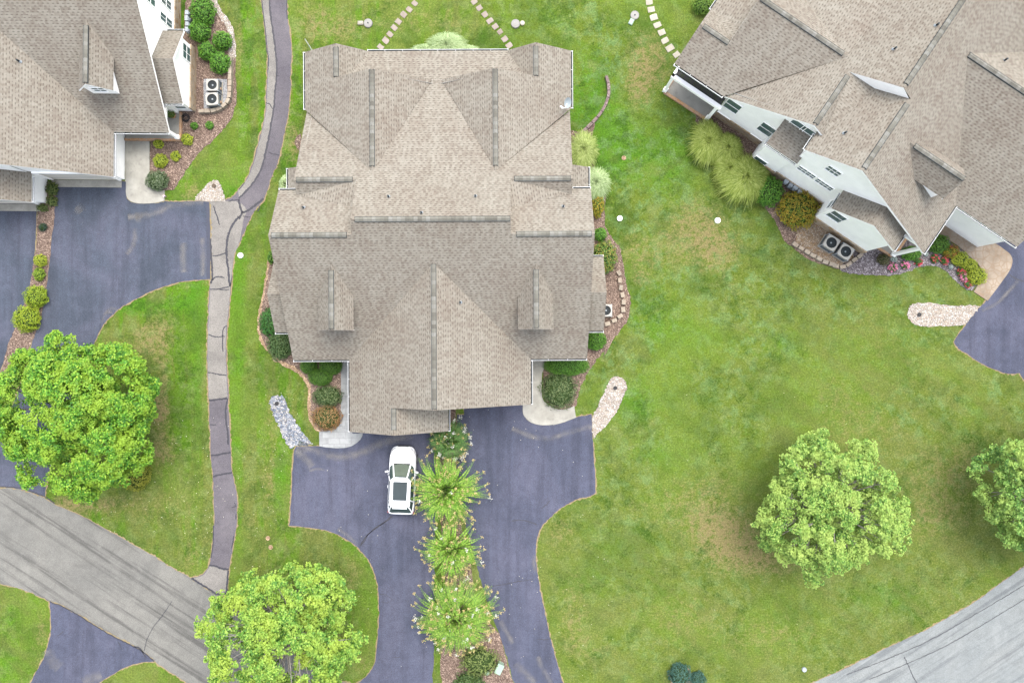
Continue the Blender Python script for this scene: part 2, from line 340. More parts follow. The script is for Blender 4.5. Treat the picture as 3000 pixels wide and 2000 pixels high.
# ---- lawn: one sheet to the horizon, dense in view, with a dryness map of where the turf is worn or lush
SPOTS = [ # px, py, rx, ry, dry, lush
 (560,130,60,150,0,.8),(570,250,60,110,0,.7),(740,120,60,120,0,.4),(640,540,70,60,0,.8),(560,560,30,25,.8,0),(700,130,20,90,.6,0),
 (830,300,25,140,.55,0),(920,60,60,80,.55,0),(1010,90,50,40,.45,0),(1150,60,200,60,.25,0),(1100,190,60,30,-.2,.3),
 (870,420,30,60,.7,0),(1300,60,140,50,.2,-.2),(1700,80,120,80,.25,0),(1900,180,70,90,.75,0),(1870,260,40,60,.6,0),(2080,60,50,80,.3,0),
 (1740,260,70,120,-.2,.5),(1800,430,60,120,0,.9),(1830,640,40,90,.1,-.5),(1960,450,110,120,0,.8),(2040,660,90,80,.75,0),(2100,740,70,60,.75,0),(1960,750,60,60,.3,.1),
 (1870,740,60,60,.5,0),(1880,820,30,30,.5,0),(1900,900,80,120,0,.35),(2010,980,110,60,0,.6),(1720,1000,50,60,0,.5),(1650,1130,40,60,0,.4),
 (2160,860,80,60,.2,0),(1800,1050,50,60,.2,-.5),(1870,1180,90,80,0,.7),(1960,1330,120,50,-.1,.6),(2120,1330,80,60,.3,0),(2060,1450,140,60,.45,0),
 (2150,1590,100,70,1.0,-.3),(2080,1540,90,50,.6,0),(2260,1650,120,40,.6,-.2),(2150,1300,60,60,-.3,.3),(2500,1260,180,90,.35,0),(2450,1150,80,60,.2,0),
 (2760,1400,110,80,.5,0),(2700,1520,160,60,.5,0),(2850,1330,60,60,.3,0),(2600,1000,100,90,.1,-.2),(2300,1000,90,70,-.2,.5),(2330,1250,100,100,-.1,.3),
 (2300,1850,150,40,.3,0),(2550,1750,110,60,-.1,.5),(2200,1880,120,60,.2,.1),(2680,1740,80,50,.2,.3),(1700,1700,90,60,0,.5),(1640,1560,50,60,.4,-.2),(1680,1800,40,120,.5,0),
 (1740,1900,60,60,.3,.2),(2000,1800,120,60,.35,0),(1800,1600,130,60,-.1,.3),(1960,1900,110,60,.15,.1),(1900,1500,110,50,.2,0),
 (420,900,120,25,-.2,.8),(350,870,60,30,-.3,.9),(560,880,40,40,-.2,.8),(490,960,60,60,.2,-.2),(430,1000,50,60,.7,0),(480,1120,25,200,.45,0),(465,1210,25,40,.95,0),(580,1050,16,330,-.3,.8),
 (470,1320,60,50,.6,0),(280,1480,90,25,.75,0),(200,1470,40,18,.9,0),(560,1500,30,160,.2,.1),(450,1480,100,60,.35,0),(560,1630,30,40,.3,.2),(530,1350,30,160,0,.3),
 (700,900,26,200,-.2,.7),(690,1300,30,300,-.2,.5),(760,1100,40,200,.1,0),(800,1250,30,150,.35,0),(850,1180,25,60,.3,0),(720,720,40,60,0,.3),(850,950,40,60,.2,0),(820,1400,22,100,-.2,.7),
 (790,1420,20,60,.5,0),(730,1550,40,60,.3,-.1),(1000,1620,90,40,.1,0),(1090,1690,18,80,-.4,.9),(1100,1850,16,120,-.4,.9),(1030,1600,50,20,-.3,.8),(700,1650,25,90,-.1,.4),
 (880,1550,60,30,.2,0),(1030,1700,40,80,.4,0),(1060,1950,40,25,.5,0),(1000,1900,50,60,.3,0),(60,1800,60,60,-.2,.7),(40,1950,60,60,-.2,.6),(120,1850,16,80,.5,0),(480,1960,60,20,.1,.3),
 (2850,900,80,60,.1,0),(2500,900,100,50,.1,.1),(1730,480,30,60,0,.5),(1690,330,60,60,-.1,.3),(1650,60,80,40,0,.3),
]
def lawn_attr(X, Y):                        # world coords -> dry, lush
    px = 1500+X*42; py = 1000-Y*42; dry = np.zeros_like(X); lush = np.zeros_like(X)
    for x, y, rx, ry, a, b in SPOTS:
        e = np.exp(-(((px-x)/rx)**2+((py-y)/ry)**2)); dry += 1.25*a*e; lush += 1.5*b*e
    return dry, lush
def lawn_mat():
    g = NT('lawn'); p = g.pos()
    at = g.n('Attribute', attribute_name='turf'); sp = g.n('SeparateColor'); g.l(at.outputs['Color'], sp.inputs[0]); dry, lush = sp.outputs[0], sp.outputs[1]
    n1 = g.noise(p, .5, 8, .66, .4); n2 = g.noise(p, 1.7, 7, .72, .3); n3 = g.noise(g.mapv(p, (8, 8, 1)), 1, 5, .8); n4 = g.noise(p, 34, 3, .85)
    warp = g.n('VectorMath', operation='ADD'); g.l(p, warp.inputs[0]); wn_ = g.n('TexNoise'); wn_.inputs['Scale'].default_value = .25; g.l(p, wn_.inputs['Vector']); g.l(wn_.outputs['Color'], warp.inputs[1]); pw = warp.outputs[0]
    stl = g.noise(g.mapv(pw, (1.2, .05, 1)), 1, 5, .6); strr = g.noise(g.mapv(pw, (1, .14, 1), (0, 0, R(125))), 1.0, 6, .62)
    xs = g.n('SeparateXYZ'); g.l(p, xs.inputs[0]); left = g.rng(xs.outputs[0], -6, 2, 1, 0); far = g.rng(xs.outputs[0], 6, 24, 0, 1); low = g.rng(xs.outputs[1], 2, -14, 0, 1)
    st = g.mix(left, strr, stl)
    c = g.ramp(g.math('ADD', g.math('MULTIPLY', n1, .5), g.math('MULTIPLY', st, .5)), [(.36, (.080, .130, .018)), (.44, (.130, .172, .026)), (.50, (.158, .195, .036)), (.56, (.125, .190, .024)), (.64, (.172, .205, .042))])
    c = g.mix(g.math('MULTIPLY', g.rng(stl, .50, .56), g.math('MULTIPLY', left, .85)), c, (.11, .22, .014)); c = g.mix(g.math('MULTIPLY', g.rng(stl, .48, .42), g.math('MULTIPLY', left, .6)), c, (.19, .19, .065))
    pale = g.noise(g.mapv(p, (1, 1, 1), (0, 0, .5)), 1.15, 8, .74, .4); c = g.mix(g.math('MULTIPLY', g.rng(pale, .49, .58), .7), c, (.215, .255, .10))
    lu = g.math('ADD', g.math('MULTIPLY', lush, .8), g.math('MULTIPLY', g.math('SUBTRACT', n2, .5), 2.6))
    c = g.mix(g.math('MULTIPLY', g.rng(lu, .15, .85), .78), c, (.085, .215, .016))
    c = g.mix(g.math('MULTIPLY', g.rng(lu, .0, -.5), .5), c, (.062, .090, .020))
    blue = g.math('MULTIPLY', g.rng(g.noise(g.mapv(p, (1, 1, 1), (0, 0, 1.3)), 1.0, 8, .76), .50, .58), g.rng(g.math('SUBTRACT', g.rng(xs.outputs[0], -2, 7, .05, .75), g.math('MULTIPLY', low, .35)), 0, 1, 0, 1)); c = g.mix(blue, c, (.175, .265, .115))
    dk = g.math('MULTIPLY', g.rng(g.noise(g.mapv(pw, (1.3, 1, 1), (0, 0, 1)), .7, 8, .76), .50, .58), .62); c = g.mix(dk, c, (.042, .092, .014))
    spk = g.math('MULTIPLY', g.rng(n3, .50, .64), g.math('MULTIPLY', g.math('ADD', low, far), .30)); c = g.mix(spk, c, (.25, .22, .11))
    dn = g.rng(g.noise(p, 2.6, 8, .78), .40, .60, .25, 1.35)
    big = g.noise(pw, .13, 3, .55, .6); big2 = g.noise(g.mapv(pw, (1, 1, 1), (0, 0, 2.2)), .21, 4, .6, .5)
    c = g.mix(g.math('MULTIPLY', g.rng(big, .50, .62), .55), c, (.16, .225, .035)); c = g.mix(g.math('MULTIPLY', g.rng(big2, .52, .66), .5), c, (.055, .105, .018)); c = g.mix(g.math('MULTIPLY', g.rng(big2, .46, .36), .38), c, (.205, .205, .075))
    olv = g.math('MULTIPLY', g.rng(g.math('ADD', g.math('MULTIPLY', strr, .6), g.math('MULTIPLY', n2, .4)), .44, .58), g.math('MAXIMUM', g.math('MULTIPLY', far, .6), g.math('MULTIPLY', low, .5))); c = g.mix(olv, c, (.165, .165, .055))
    dd = g.math('ADD', g.math('MULTIPLY', g.math('MULTIPLY', dry, dn), .95), g.math('MULTIPLY', g.math('SUBTRACT', g.math('ADD', g.math('MULTIPLY', n2, .55), g.math('MULTIPLY', n3, .45)), .48), 3.2))
    c = g.mix(g.math('MULTIPLY', g.rng(dd, .28, .95), .75), c, (.285, .225, .115))
    c = g.mix(g.math('MULTIPLY', g.rng(dd, .75, 1.25), .6), c, (.31, .215, .13))
    c = g.mix(.8, c, g.ramp(n4, [(.3, .05), (.5, .47), (.7, .95)]), 'OVERLAY'); c = g.mix(.5, c, g.ramp(n3, [(.32, .08), (.68, .92)]), 'OVERLAY')
    g.col(c); g.bump(g.math('ADD', n4, g.math('MULTIPLY', n3, .8)), .8, .03); return g.fin(.95, .08)
M['lawn'] = lawn_mat()
def lawn():
    xs = np.concatenate([[-900, -300, -80], np.arange(-38, 38.01, .25), [80, 300, 900]]); ys = np.concatenate([[-900, -300, -60], np.arange(-26, 26.01, .25), [60, 300, 900]])
    X, Y = np.meshgrid(xs, ys); nx, ny = len(xs), len(ys)
    V = np.stack([X.ravel(), Y.ravel(), np.zeros(X.size)], 1)
    I = np.arange(nx*ny).reshape(ny, nx); F = np.stack([I[:-1, :-1], I[:-1, 1:], I[1:, 1:], I[1:, :-1]], -1).reshape(-1, 4)
    me = bpy.data.meshes.new('lawn'); me.vertices.add(len(V)); me.vertices.foreach_set('co', V.ravel())
    me.loops.add(F.size); me.loops.foreach_set('vertex_index', F.ravel()); me.polygons.add(len(F)); me.polygons.foreach_set('loop_start', np.arange(len(F))*4)
    me.update(calc_edges=True); d, l = lawn_attr(X.ravel(), Y.ravel())
    a = me.color_attributes.new('turf', 'FLOAT_COLOR', 'POINT'); a.data.foreach_set('color', np.stack([d, l, d*0, d*0+1], 1).astype(np.float32).ravel())
    me.materials.append(M['lawn']); tag(link(bpy.data.objects.new('ground', me)), kind='structure')
lawn()

# ---- roads, drives, paths
zT = lambda pts: zm(0, 0, 2.412, pts); zA = lambda pts: zm(700, 0, 2.6133, pts); zC = lambda pts: zm(1200, 0, 2.613, pts); zR = lambda pts: zm(1850, 0, 3.137, pts)
zD = lambda pts: zm(700, 450, 2.6138, pts); zB = lambda pts: zm(1250, 450, 2.6138, pts); zE = lambda pts: zm(1900, 300, 2.8514, pts); zF = lambda pts: zm(2350, 500, 2.8508, pts)
zL = lambda pts: zm(0, 500, 2.8514, pts); zG = lambda pts: zm(700, 1000, 2.6138, pts); zN = lambda pts: zm(1100, 1200, 3.92, pts); zM = lambda pts: zm(1150, 1550, 3.36, pts)
zK = lambda pts: zm(0, 900, 2.6129, pts); zJ = lambda pts: zm(0, 1450, 2.8514, pts); zI = lambda pts: zm(550, 1500, 3.1354, pts); zP = lambda pts: zm(1500, 1000, 2.6129, pts)
zQ = lambda pts: zm(2100, 1150, 2.4122, pts); zS = lambda pts: zm(1900, 1600, 2.1382, pts)
road_n = [(-600,1180),(-200,1340),(0,1424),(73,1428),(116,1450),(168,1480),(245.5,1513),(298,1543),(351,1571),(393,1597),(456,1632),(508.5,1664),(561,1692),(636.5,1738),(664.6,1750),(740,1808),(830,1885),(900,1945),(960,1985),(1048,2004),(1160,2040)]
road_s = [(1000,2330),(800,2180),(547,2000),(498,1965.5),(452,1935.7),(393,1892),(315.6,1853),(280.6,1832),(224.5,1797),(175,1771),(145.5,1760),(95,1737.6),(49,1720),(0,1708),(-200,1640),(-600,1480)]
sheet('road', road_n+[(1330,2075),(1500,2085),(1700,2080),(2000,2090),(2200,2060),(2377,2000),(2438,1974),(2508,1941),(2578,1906),(2648,1873.6),(2718.5,1841),(2788.7,1801),(2859,1761),(2929,1710),(3000,1658),(3200,1500),(3420,1330),(3700,1500),(3350,1900),(2700,2330),(1900,2420)]+road_s, 2, M['road'], .025)
sheet('road', [(2377,2000),(2438,1974),(2508,1941),(2578,1906),(2648,1873.6),(2718.5,1841),(2788.7,1801),(2859,1761),(2929,1710),(3000,1658),(3200,1500),(3420,1330),(3700,1500),(3350,1900),(2700,2330),(2200,2330),(2200,2075)], 3, M['road2'], .02)
path_l = zA([(165,-80),(172,0),(190,150),(207,300),(220,420),(218,550),(210,700),(205,830),(185,950),(150,1090),(110,1240),(60,1370),(0,1450)])+[(686,572),(672,582),(640,588),(613.7,588)]
path_l2 = [(616,700),(616,815),(613.7,851),(610,921),(606.6,1034),(610,1130),(614,1225),(618,1329),(624,1397.5),(626.7,1450),(626.7,1537.7),(619,1625),(612,1657),(592.7,1681.5),(561,1692)]
path_r = [(636.5,1738),(664.6,1740),(668,1702.5),(671.6,1664),(682,1608),(692.6,1537.7),(694,1450),(683,1397.5),(677,1340),(673.6,1263.6),(668,1149),(664,1053),(664,976.5),(669.8,914),(677,836.7),(687,745),(700,717)]+zD([(60,560),(120,440),(190,350),(240,210),(290,90)])+zA([(300,1235),(335,1090),(365,940),(385,800),(395,620),(402,480),(400,350),(375,150),(365,0),(360,-80)])
sheet('path', path_l+path_l2+path_r, 4, M['path'], .02)
tarline = zA([(235,0),(243,120),(262,240),(278,370),(290,500),(288,600),(278,700),(272,800),(248,950),(228,1060),(200,1190),(170,1300),(110,1400),(50,1470),(0,1520)])
sheet('path', zA([(182,-80),(178,0),(196,150),(213,300),(226,420),(224,550),(216,700),(211,830),(190,950),(156,1090),(116,1240),(66,1370),(0,1450)])+tarline[::-1]+zA([(232,-80)]), 5, M['pathl'], .01)
sheet('path', [(614,590),(640,590),(690,590),(702,595),(712,600),(725,618),(715,640),(700,717),(687,745),(676,836.7),(669,914),(662,976.5),(662,1053),(666,1149),(667,1165),(612,1169),(611,1130),(608,1034),(612,921),(616,851),(618,700)], 5, M['pathl'], .01)
sheet('path', zJ([(1757,583),(1903,622),(1893,812),(1815,818),(1612,694),(1700,662)]), 5, M['pathl'], .01)
drive_w = zL([(465,92),(1055,92),(1057,230),(1100,265),(1180,275),(1300,272),(1380,258),(1480,262),(1725,250),(1750,250),(1757,600),(1757,905),(1740,907),(1620,915),(1500,930),(1380,965),(1260,1010),(1150,1065),(1030,1130),(950,1195),(850,1310)])+[(245,1080),(200,1200),(165,1320),(140,1400),(132,1455),(60,1432),(-30,1420),(-60,1380),(-20,1300),(40,1180),(75,1080),(98,991),(123,914),(142,800),(155,650),(163,560)]
sheet('driveway', drive_w, 6, M['asph_l'], .015)
sheet('driveway', [(-300,585),(112,585),(107,640),(105,710),(98,780),(86,850),(70,900),(45,960),(28,1010),(0,1090),(-60,1200),(-200,1290),(-500,1300)], 6, M['asph_l'], .015)
sheet('driveway', zL([(1725,252),(1750,250),(1758,560),(1757,903),(1728,903)]), 7, M['tarold'], .01)
sheet('driveway', zJ([(415,887),(500,917),(640,992),(800,1092),(900,1152),(1120,1262),(1290,1387),(1180,1395),(1050,1435),(900,1520),(820,1568),(700,1680),(560,1900),(100,1900),(180,1700),(255,1568),(310,1460),(370,1350),(400,1250),(425,1150),(425,1000)]), 6, M['asph'], .015)
drive_m = [(1030,1215),(1360,1215),(1360,1150),(1534,1150)]+zP([(83,495),(85,550),(110,590),(150,620),(220,638),(320,635),(400,615),(490,580),(610,558),(615,680),(625,850),(635,1000),(640,1155),(600,1180),(500,1205),(430,1240),(350,1290),(280,1360),(230,1410),(200,1480)])+[(1574,1573),(1570,1615),(1572.6,1663),(1578.6,1704.8),(1587.5,1752),(1599.4,1806),(1611,1862.5),(1626,1919),(1647,1990.5),(1672,2060),(1700,2110),(1250,2130),(1000,2080),(1010,2020),(1047.6,2000),(1079.5,1972),(1097,1943),(1103.4,1898.7),(1109,1835),(1110.4,1771),(1108,1723),(1098.6,1682),(1082.7,1643.5),(1057,1611.6),(1022,1583),(980.6,1560.6),(933,1548),(849,1539),(853,1459),(857,1382.6),(862.6,1317.5),(868,1308),(936,1306),(1000,1310)]
sheet('driveway', drive_m, 6, M['asph'], .015)
sheet('driveway', zF([(1600,612),(1640,580),(1853,560),(2400,500),(2900,1200),(2500,2000),(1900,1800),(1853,1750),(1815,1690),(1700,1690),(1560,1640),(1430,1568),(1380,1530),(1300,1480),(1265,1430),(1300,1370),(1370,1280),(1430,1200),(1490,1130),(1540,1085),(1640,960),(1730,830),(1752,760),(1740,710),(1700,670)]), 6, M['asph'], .015)
# ---- walks and slabs
sheet('walkway', [(368,394),(439,394)]+zT([(1060,1220),(1062,1300),(1080,1338),(1165,1345),(1165,1420),(1100,1435),(1000,1440),(930,1425),(900,1395),(893,1360),(893,1283)])+[(368,532)], 9, M['conc'], .004, .03)
sheet('walkway', zG([(760,100),(870,100),(870,704),(950,700),(945,725),(920,760),(860,800),(780,815),(700,812),(617,800),(617,688),(690,682),(740,665),(770,640),(780,600),(780,148)]), 9, M['slate'], .004, .03)
sheet('walkway', zP([(130,100),(250,100),(245,200),(230,250),(230,420),(250,460),(330,510),(400,520),(475,492),(490,580),(400,615),(320,635),(220,638),(150,620),(110,590),(85,550),(83,480),(130,480)]), 9, M['conc'], .004, .03)
sheet('walkway', zF([(1200,360),(1320,400),(1400,455),(1500,530),(1600,600),(1700,670),(1740,710),(1752,760),(1730,830),(1640,960),(1545,1087),(1430,1010),(1460,960),(1500,900),(1480,800),(1400,720),(1300,630),(1220,580),(1100,530),(1090,430)]), 9, M['stamp'], .004, .03)
sheet('patio', zR([(380,730),(770,1000),(695,1108),(300,852)]), 9, M['patio'], .004, .03, sm=False)
# ---- planting beds
sheet('mulch_bed', zT([(1320,-60),(1480,-60),(1490,0),(1520,80),(1600,180),(1660,300),(1668,450),(1665,560),(1672,700),(1640,830),(1580,920),(1500,1000),(1400,1090),(1330,1190),(1280,1260),(1230,1340),(1165,1345),(1062,1345),(1060,957),(1230,930),(1250,600),(1290,300)]), 7, M['mulch'], .035)
sheet('rock_bed', zT([(1480,-60),(1530,-60),(1535,0),(1560,70),(1610,130),(1640,190),(1662,260),(1667,400),(1650,430),(1620,410),(1615,380),(1625,280),(1600,200),(1560,130),(1510,60),(1490,0)]), 9, M['gravw'], .03)
sheet('rock_bed', zT([(1510,1270),(1540,1280),(1570,1330),(1590,1400),(1597,1428),(1380,1420),(1390,1385),(1440,1330),(1480,1290)]), 9, M['gravw'], .03)
sheet('rock_bed', zT([(1440,560),(1605,562),(1605,690),(1580,740),(1520,765),(1440,768)]), 9, M['gravg'], .01)
sheet('mulch_bed', zL([(388,88),(475,92),(480,130),(465,220),(450,420),(430,600),(410,800),(385,1000),(350,1180),(300,1340),(240,1500),(150,1700),(40,1900),(-50,1900),(20,1650),(75,1440),(100,1380),(130,1310),(200,1130),(245,980),(280,780),(305,600),(310,340),(307,270),(380,270)]), 8, M['mulch'], .03)
sheet('mulch_bed', zD([(300,760),(225,790),(215,870),(205,950),(185,1050),(160,1180),(140,1300),(150,1400),(190,1480),(250,1540)])+zG([(260,140),(330,180),(420,225),(475,270),(515,320),(530,380),(525,520),(550,620),(600,685),(640,690),(740,665),(790,600),(800,100),(450,60)])+[(860,700)], 8, M['mulcht'], .03)
sheet('mulch_bed', zD([(320,780),(238,860),(218,950),(200,1050),(178,1180),(160,1300),(172,1400),(215,1480),(262,1540)])+zG([(290,120),(350,160),(440,200),(500,260),(540,320),(552,380),(550,520),(572,610),(610,670),(640,685),(740,660),(785,600),(800,100),(450,40)])+[(865,700)], 9, M['mulch'], .03)
sheet('mulch_bed', zA([(470,1020),(440,1050),(432,1110),(455,1150),(500,1150)]), 8, M['mulch'], .03)
bedE = zC([(1240,1000),(1310,1010),(1405,930),(1415,960),(1400,1030),(1390,1180),(1420,1290),(1500,1490)])+zB([(1370,330),(1365,540),(1420,650),(1480,720),(1505,850),(1525,980),(1557,1150),(1540,1260),(1480,1360),(1420,1440),(1350,1568)])+zP([(720,60),(640,150),(590,230),(540,320),(510,400),(486,497)])
sheet('mulch_bed', bedE+zP([(440,520),(330,505),(245,440),(236,250),(250,110)])+[(1600,1000),(1600,400)], 8, M['mulch'], .03)
sheet('mulch_bed', zE([(400,60),(395,170),(440,250),(520,460),(560,540),(620,640),(700,730),(850,795),(950,860),(1020,940),(1090,1060),(1130,1150),(1200,1210),(1300,1290),(1400,1340),(1550,1380)])+zF([(370,850),(370,650),(600,600),(200,250),(0,0)])+zE([(900,300),(560,100)]), 8, M['mulch'], .03)
sheet('mulch_bed', zF([(330,640),(300,750),(330,840),(370,852),(500,868),(620,875),(760,870),(880,845),(980,805),(1080,795),(1160,815),(1240,880),(1300,940),(1370,990),(1420,1005),(1460,950),(1500,870),(1400,720),(1220,580),(1130,480),(900,560),(700,640),(550,640)]), 9, M['mulchg'], .03)
sheet('rock_bed', zE([(1300,960),(1400,960),(1540,1080),(1700,1180),(1711,1300),(1600,1370),(1450,1320),(1340,1240),(1230,1165),(1240,1080),(1280,1030)]), 10, M['gravt'], .03)
sheet('rock_bed', zF([(960,1103),(1100,1108),(1250,1125),(1400,1125),(1490,1130),(1440,1190),(1390,1250),(1350,1290),(1200,1295),(1050,1303),(960,1290),(900,1250),(880,1200),(890,1150),(920,1115)]), 9, M['gravw'], .03)
sheet('rock_bed', zG([(235,440),(265,415),(320,415),(350,440),(375,500),(420,590),(450,640),(500,710),(540,755),(570,790),(420,800),(405,825),(375,800),(340,730),(300,640),(265,560),(240,490)]), 9, M['gravb'], .04)
sheet('rock_bed', zP([(800,268),(850,285),(875,320),(878,360),(850,420),(830,480),(790,550),(740,620),(700,670),(650,710),(630,740),(618,680),(618,560),(650,510),(690,410),(715,370),(740,310),(770,275)]), 9, M['gravw'], .035)
med_r = [(1394,1645),(1412,1707.7),(1435.7,1782),(1459.5,1847.6),(1477.4,1898),(1492,1951.8),(1506.5,2000),(1525,2060),(1530,2085)]
sheet('median_grass', [(1316,1180),(1339,1180),(1341,1353),(1355,1500),(1375,1580)]+med_r+[(1290,2085),(1270,2050),(1270.5,1937),(1272.6,1728),(1273.5,1654),(1275,1519),(1276,1300),(1285,1262),(1316,1255)], 8, M['lawn'], .03)
sheet('mulch_bed', [(1318,1180),(1337,1180),(1339,1353),(1348,1500),(1360,1580),(1378,1645),(1385,1700),(1400,1780),(1458,1847.6),(1476,1898),(1490,1951.8),(1504,2000),(1520,2060),(1305,2060),(1296,2000),(1288,1937),(1296,1790),(1305,1728),(1300,1654),(1292,1519),(1290,1300),(1298,1262),(1318,1255)], 9, M['mulch'], .03)

# ---- sealed cracks and stains
cr = MB(); zt = .034
for pts, w in [(tarline, .085), (zA([(176,0),(192,150),(205,260),(213,380),(228,450),(222,540)]), .05), (zA([(208,790),(235,800),(258,835)]), .05), (zA([(366,0),(368,80),(372,150)]), .05),
  (zA([(282,578),(308,585)]), .04), (zA([(228,1166),(262,1180),(312,1190)]), .05), (zA([(0,1450),(20,1430),(45,1400)]), .05),
  (zD([(0,350),(8,400),(28,455)]), .1), (zD([(28,455),(80,430),(140,385),(190,345)]), .1), (zD([(28,455),(10,480),(0,498)]), .1), (zD([(30,478),(60,485),(90,487)]), .035), (zD([(158,400),(152,430),(142,440)]), .04),
  (zL([(1996,245),(1940,250),(1910,258)]), .05), (zL([(1785,295),(1800,345),(1820,400),(1835,455)]), .06), (zL([(1996,385),(1960,430),(1930,480),(1905,550),(1893,640),(1897,740),(1910,840),(1915,920),(1925,965)]), .11),
  (zL([(1760,570),(1765,700),(1772,800),(1775,900),(1762,945)]), .09), (zL([(1780,713),(1830,707),(1888,687)]), .06), (zL([(1775,915),(1800,890),(1840,888),(1875,893)]), .06), (zL([(1757,990),(1830,988),(1880,975),(1915,970)]), .05), (zL([(1830,990),(1880,994),(1915,994)]), .05), (zL([(1925,965),(1932,930),(1942,880)]), .04),
  (zL([(1893,1295),(1868,1320),(1862,1400),(1860,1450),(1865,1510)]), .05), (zL([(1743,1365),(1780,1383),(1830,1388),(1880,1382)]), .05),
  (zK([(1590,497),(1640,505),(1690,515),(1735,518)]), .05), (zK([(1600,710),(1660,706),(1740,692)]), .09), (zK([(1742,700),(1728,780),(1733,880),(1745,960),(1748,1050)]), .08), (zK([(1605,896),(1655,898)]), .035),
  (zK([(1615,1132),(1670,1128),(1720,1115),(1768,1110)]), .08), (zK([(1632,1295),(1690,1278),(1740,1270),(1778,1262)]), .08), (zJ([(1748,582),(1800,590),(1850,610),(1912,620)]), .09), (zJ([(1908,625),(1900,720),(1893,815)]), .09),
  (zJ([(1600,692),(1680,740),(1760,790),(1815,822),(1893,815)]), .09), (zJ([(1785,250),(1780,400),(1765,520)]), .05), (zJ([(1952,340),(1945,400),(1935,440)]), .05), (zJ([(1960,60),(1972,90),(1938,102)]), .04), (zJ([(1975,150),(1970,200)]), .04),
  (zJ([(500,915),(640,990),(800,1090),(900,1150),(1000,1205),(1120,1262),(1200,1310),(1290,1385)]), .05), (zJ([(1120,1262),(1160,1270),(1190,1300),(1215,1350)]), .06), (zJ([(980,1210),(1000,1240),(1020,1280)]), .03),
  (zJ([(415,885),(460,905),(500,912)]), .05), (zJ([(480,1175),(510,1155),(530,1135)]), .03), (zJ([(1440,880),(1400,940),(1360,1000),(1290,1090),(1240,1180),(1215,1260),(1205,1300)]), .025),
  (zK([(0,1370),(100,1375),(190,1385),(250,1410),(350,1450),(420,1500)]), .05),
  (zG([(1175,1335),(1130,1375),(1060,1415),(1000,1465),(960,1510),(930,1560)]), .045), (zI([(1870,30),(1820,80),(1740,140),(1660,200),(1620,270),(1590,300)]), .04), (zM([(980,556),(1060,545),(1160,525),(1250,508),(1330,498),(1390,485)]), .03), (zM([(1420,1073),(1500,1080),(1560,1075)]), .03),
  (zP([(290,1215),(265,1245),(225,1275)]), .03), (zP([(0,1370),(80,1366),(140,1380),(190,1398)]), .04), (zF([(1730,872),(1790,905),(1850,925),(1880,940)]), .05), (zI([(1760,750),(1800,752),(1860,780),(1880,800),(1840,825),(1780,822)]), .02),
  (zM([(0,1255),(80,1255)]), .02)]:
    ribbon(cr, pts, w*1.35, zt)
for o, pts in ((0, zS([(1600,690),(1630,750),(1650,800),(1680,855)])),): ribbon(cr, pts, .04, zt)
for pts in (zS([(1240,800),(1500,700),(1750,590),(2000,450),(2352,240)]), zS([(1380,830),(1600,740),(1900,600),(2352,330)])): ribbon(cr, pts, .035, zt)
tag(cr.build('crack_sealant', M['tar']), kind='structure')
ed = MB()
for P, z in EDGES:
    P = P+[P[0]]; ribbon(ed, P[::2]+[P[-1]], .13, z, sm=False, wob=.75, jit=.02, world=True)
tag(ed.build('worn_verge', plain('dry_edge', (.25,.20,.11), .95, .05, var=.5, sc=9)), kind='structure')
def stain_mat():
    g = NT('silt_stain'); sx = g.n('SeparateXYZ'); g.l(g.n('UVMap').outputs[0], sx.inputs[0]); e = g.math('SUBTRACT', 1, g.math('ABSOLUTE', g.math('SUBTRACT', g.math('MULTIPLY', sx.outputs[0], 2), 1)))
    n = g.noise(g.pos(), 1.1, 5, .65); a = g.math('MULTIPLY', g.rng(e, 0, .9), g.rng(n, .3, .62)); g.col((.27, .258, .25)); g.fin(.95, .1)
    t = g.n('BsdfTransparent'); mx = g.n('MixShader'); g.l(g.math('MULTIPLY', a, .48), mx.inputs[0]); g.l(t.outputs[0], mx.inputs[1]); g.l(g.b.outputs[0], mx.inputs[2]); g.l(mx.outputs[0], g.out.inputs[0]); return g.m
stn = MB()
for pts, w in [(zG([(450,800),(560,830),(680,870),(790,882),(900,865),(1000,825),(1100,775),(1250,735),(1330,720)]), .75), (zG([(440,830),(520,900),(560,960)]), .8), (zG([(540,990),(600,975),(660,985)]), .25),
  (zP([(0,665),(100,705),(180,735),(300,740),(420,700),(540,665),(610,650)]), .5), (zL([(1070,390),(1150,380),(1250,370),(1350,330),(1430,290),(1700,270)]), .6), (zL([(640,300),(690,340)]), .9), (zL([(1130,390),(1190,395)]), .9),
  (zL([(1690,560),(1700,700),(1690,880)]), .5), (zL([(1540,600),(1530,700),(1540,850)]), .6), (zL([(940,1180),(880,1200),(850,1270)]), .25), (zL([(990,1165),(930,1150),(870,1200)]), .3), (zL([(1130,480),(1120,600),(1060,700)]), .5),
  (zM([(1210,1320),(1290,1400),(1400,1510)]), .7), (zM([(1430,1250),(1470,1350),(1560,1512)]), .5), (zM([(1400,250),(1395,330),(1410,420)]), .4), (zI([(1380,150),(1480,220),(1560,300)]), .35), (zF([(1500,1170),(1620,1110),(1720,1010),(1800,920)]), .35), (zM([(1060,900),(1130,1020),(1180,1120)]), .5),
  (zJ([(400,1290),(420,1360),(500,1440)]), 1.0), (zJ([(700,1568),(780,1530),(850,1500)]), 1.0)]:
    ribbon(stn, pts, w, .036, wob=.15, jit=.004)
tag(stn.build('silt_stain', stain_mat(), uv=True), kind='structure')

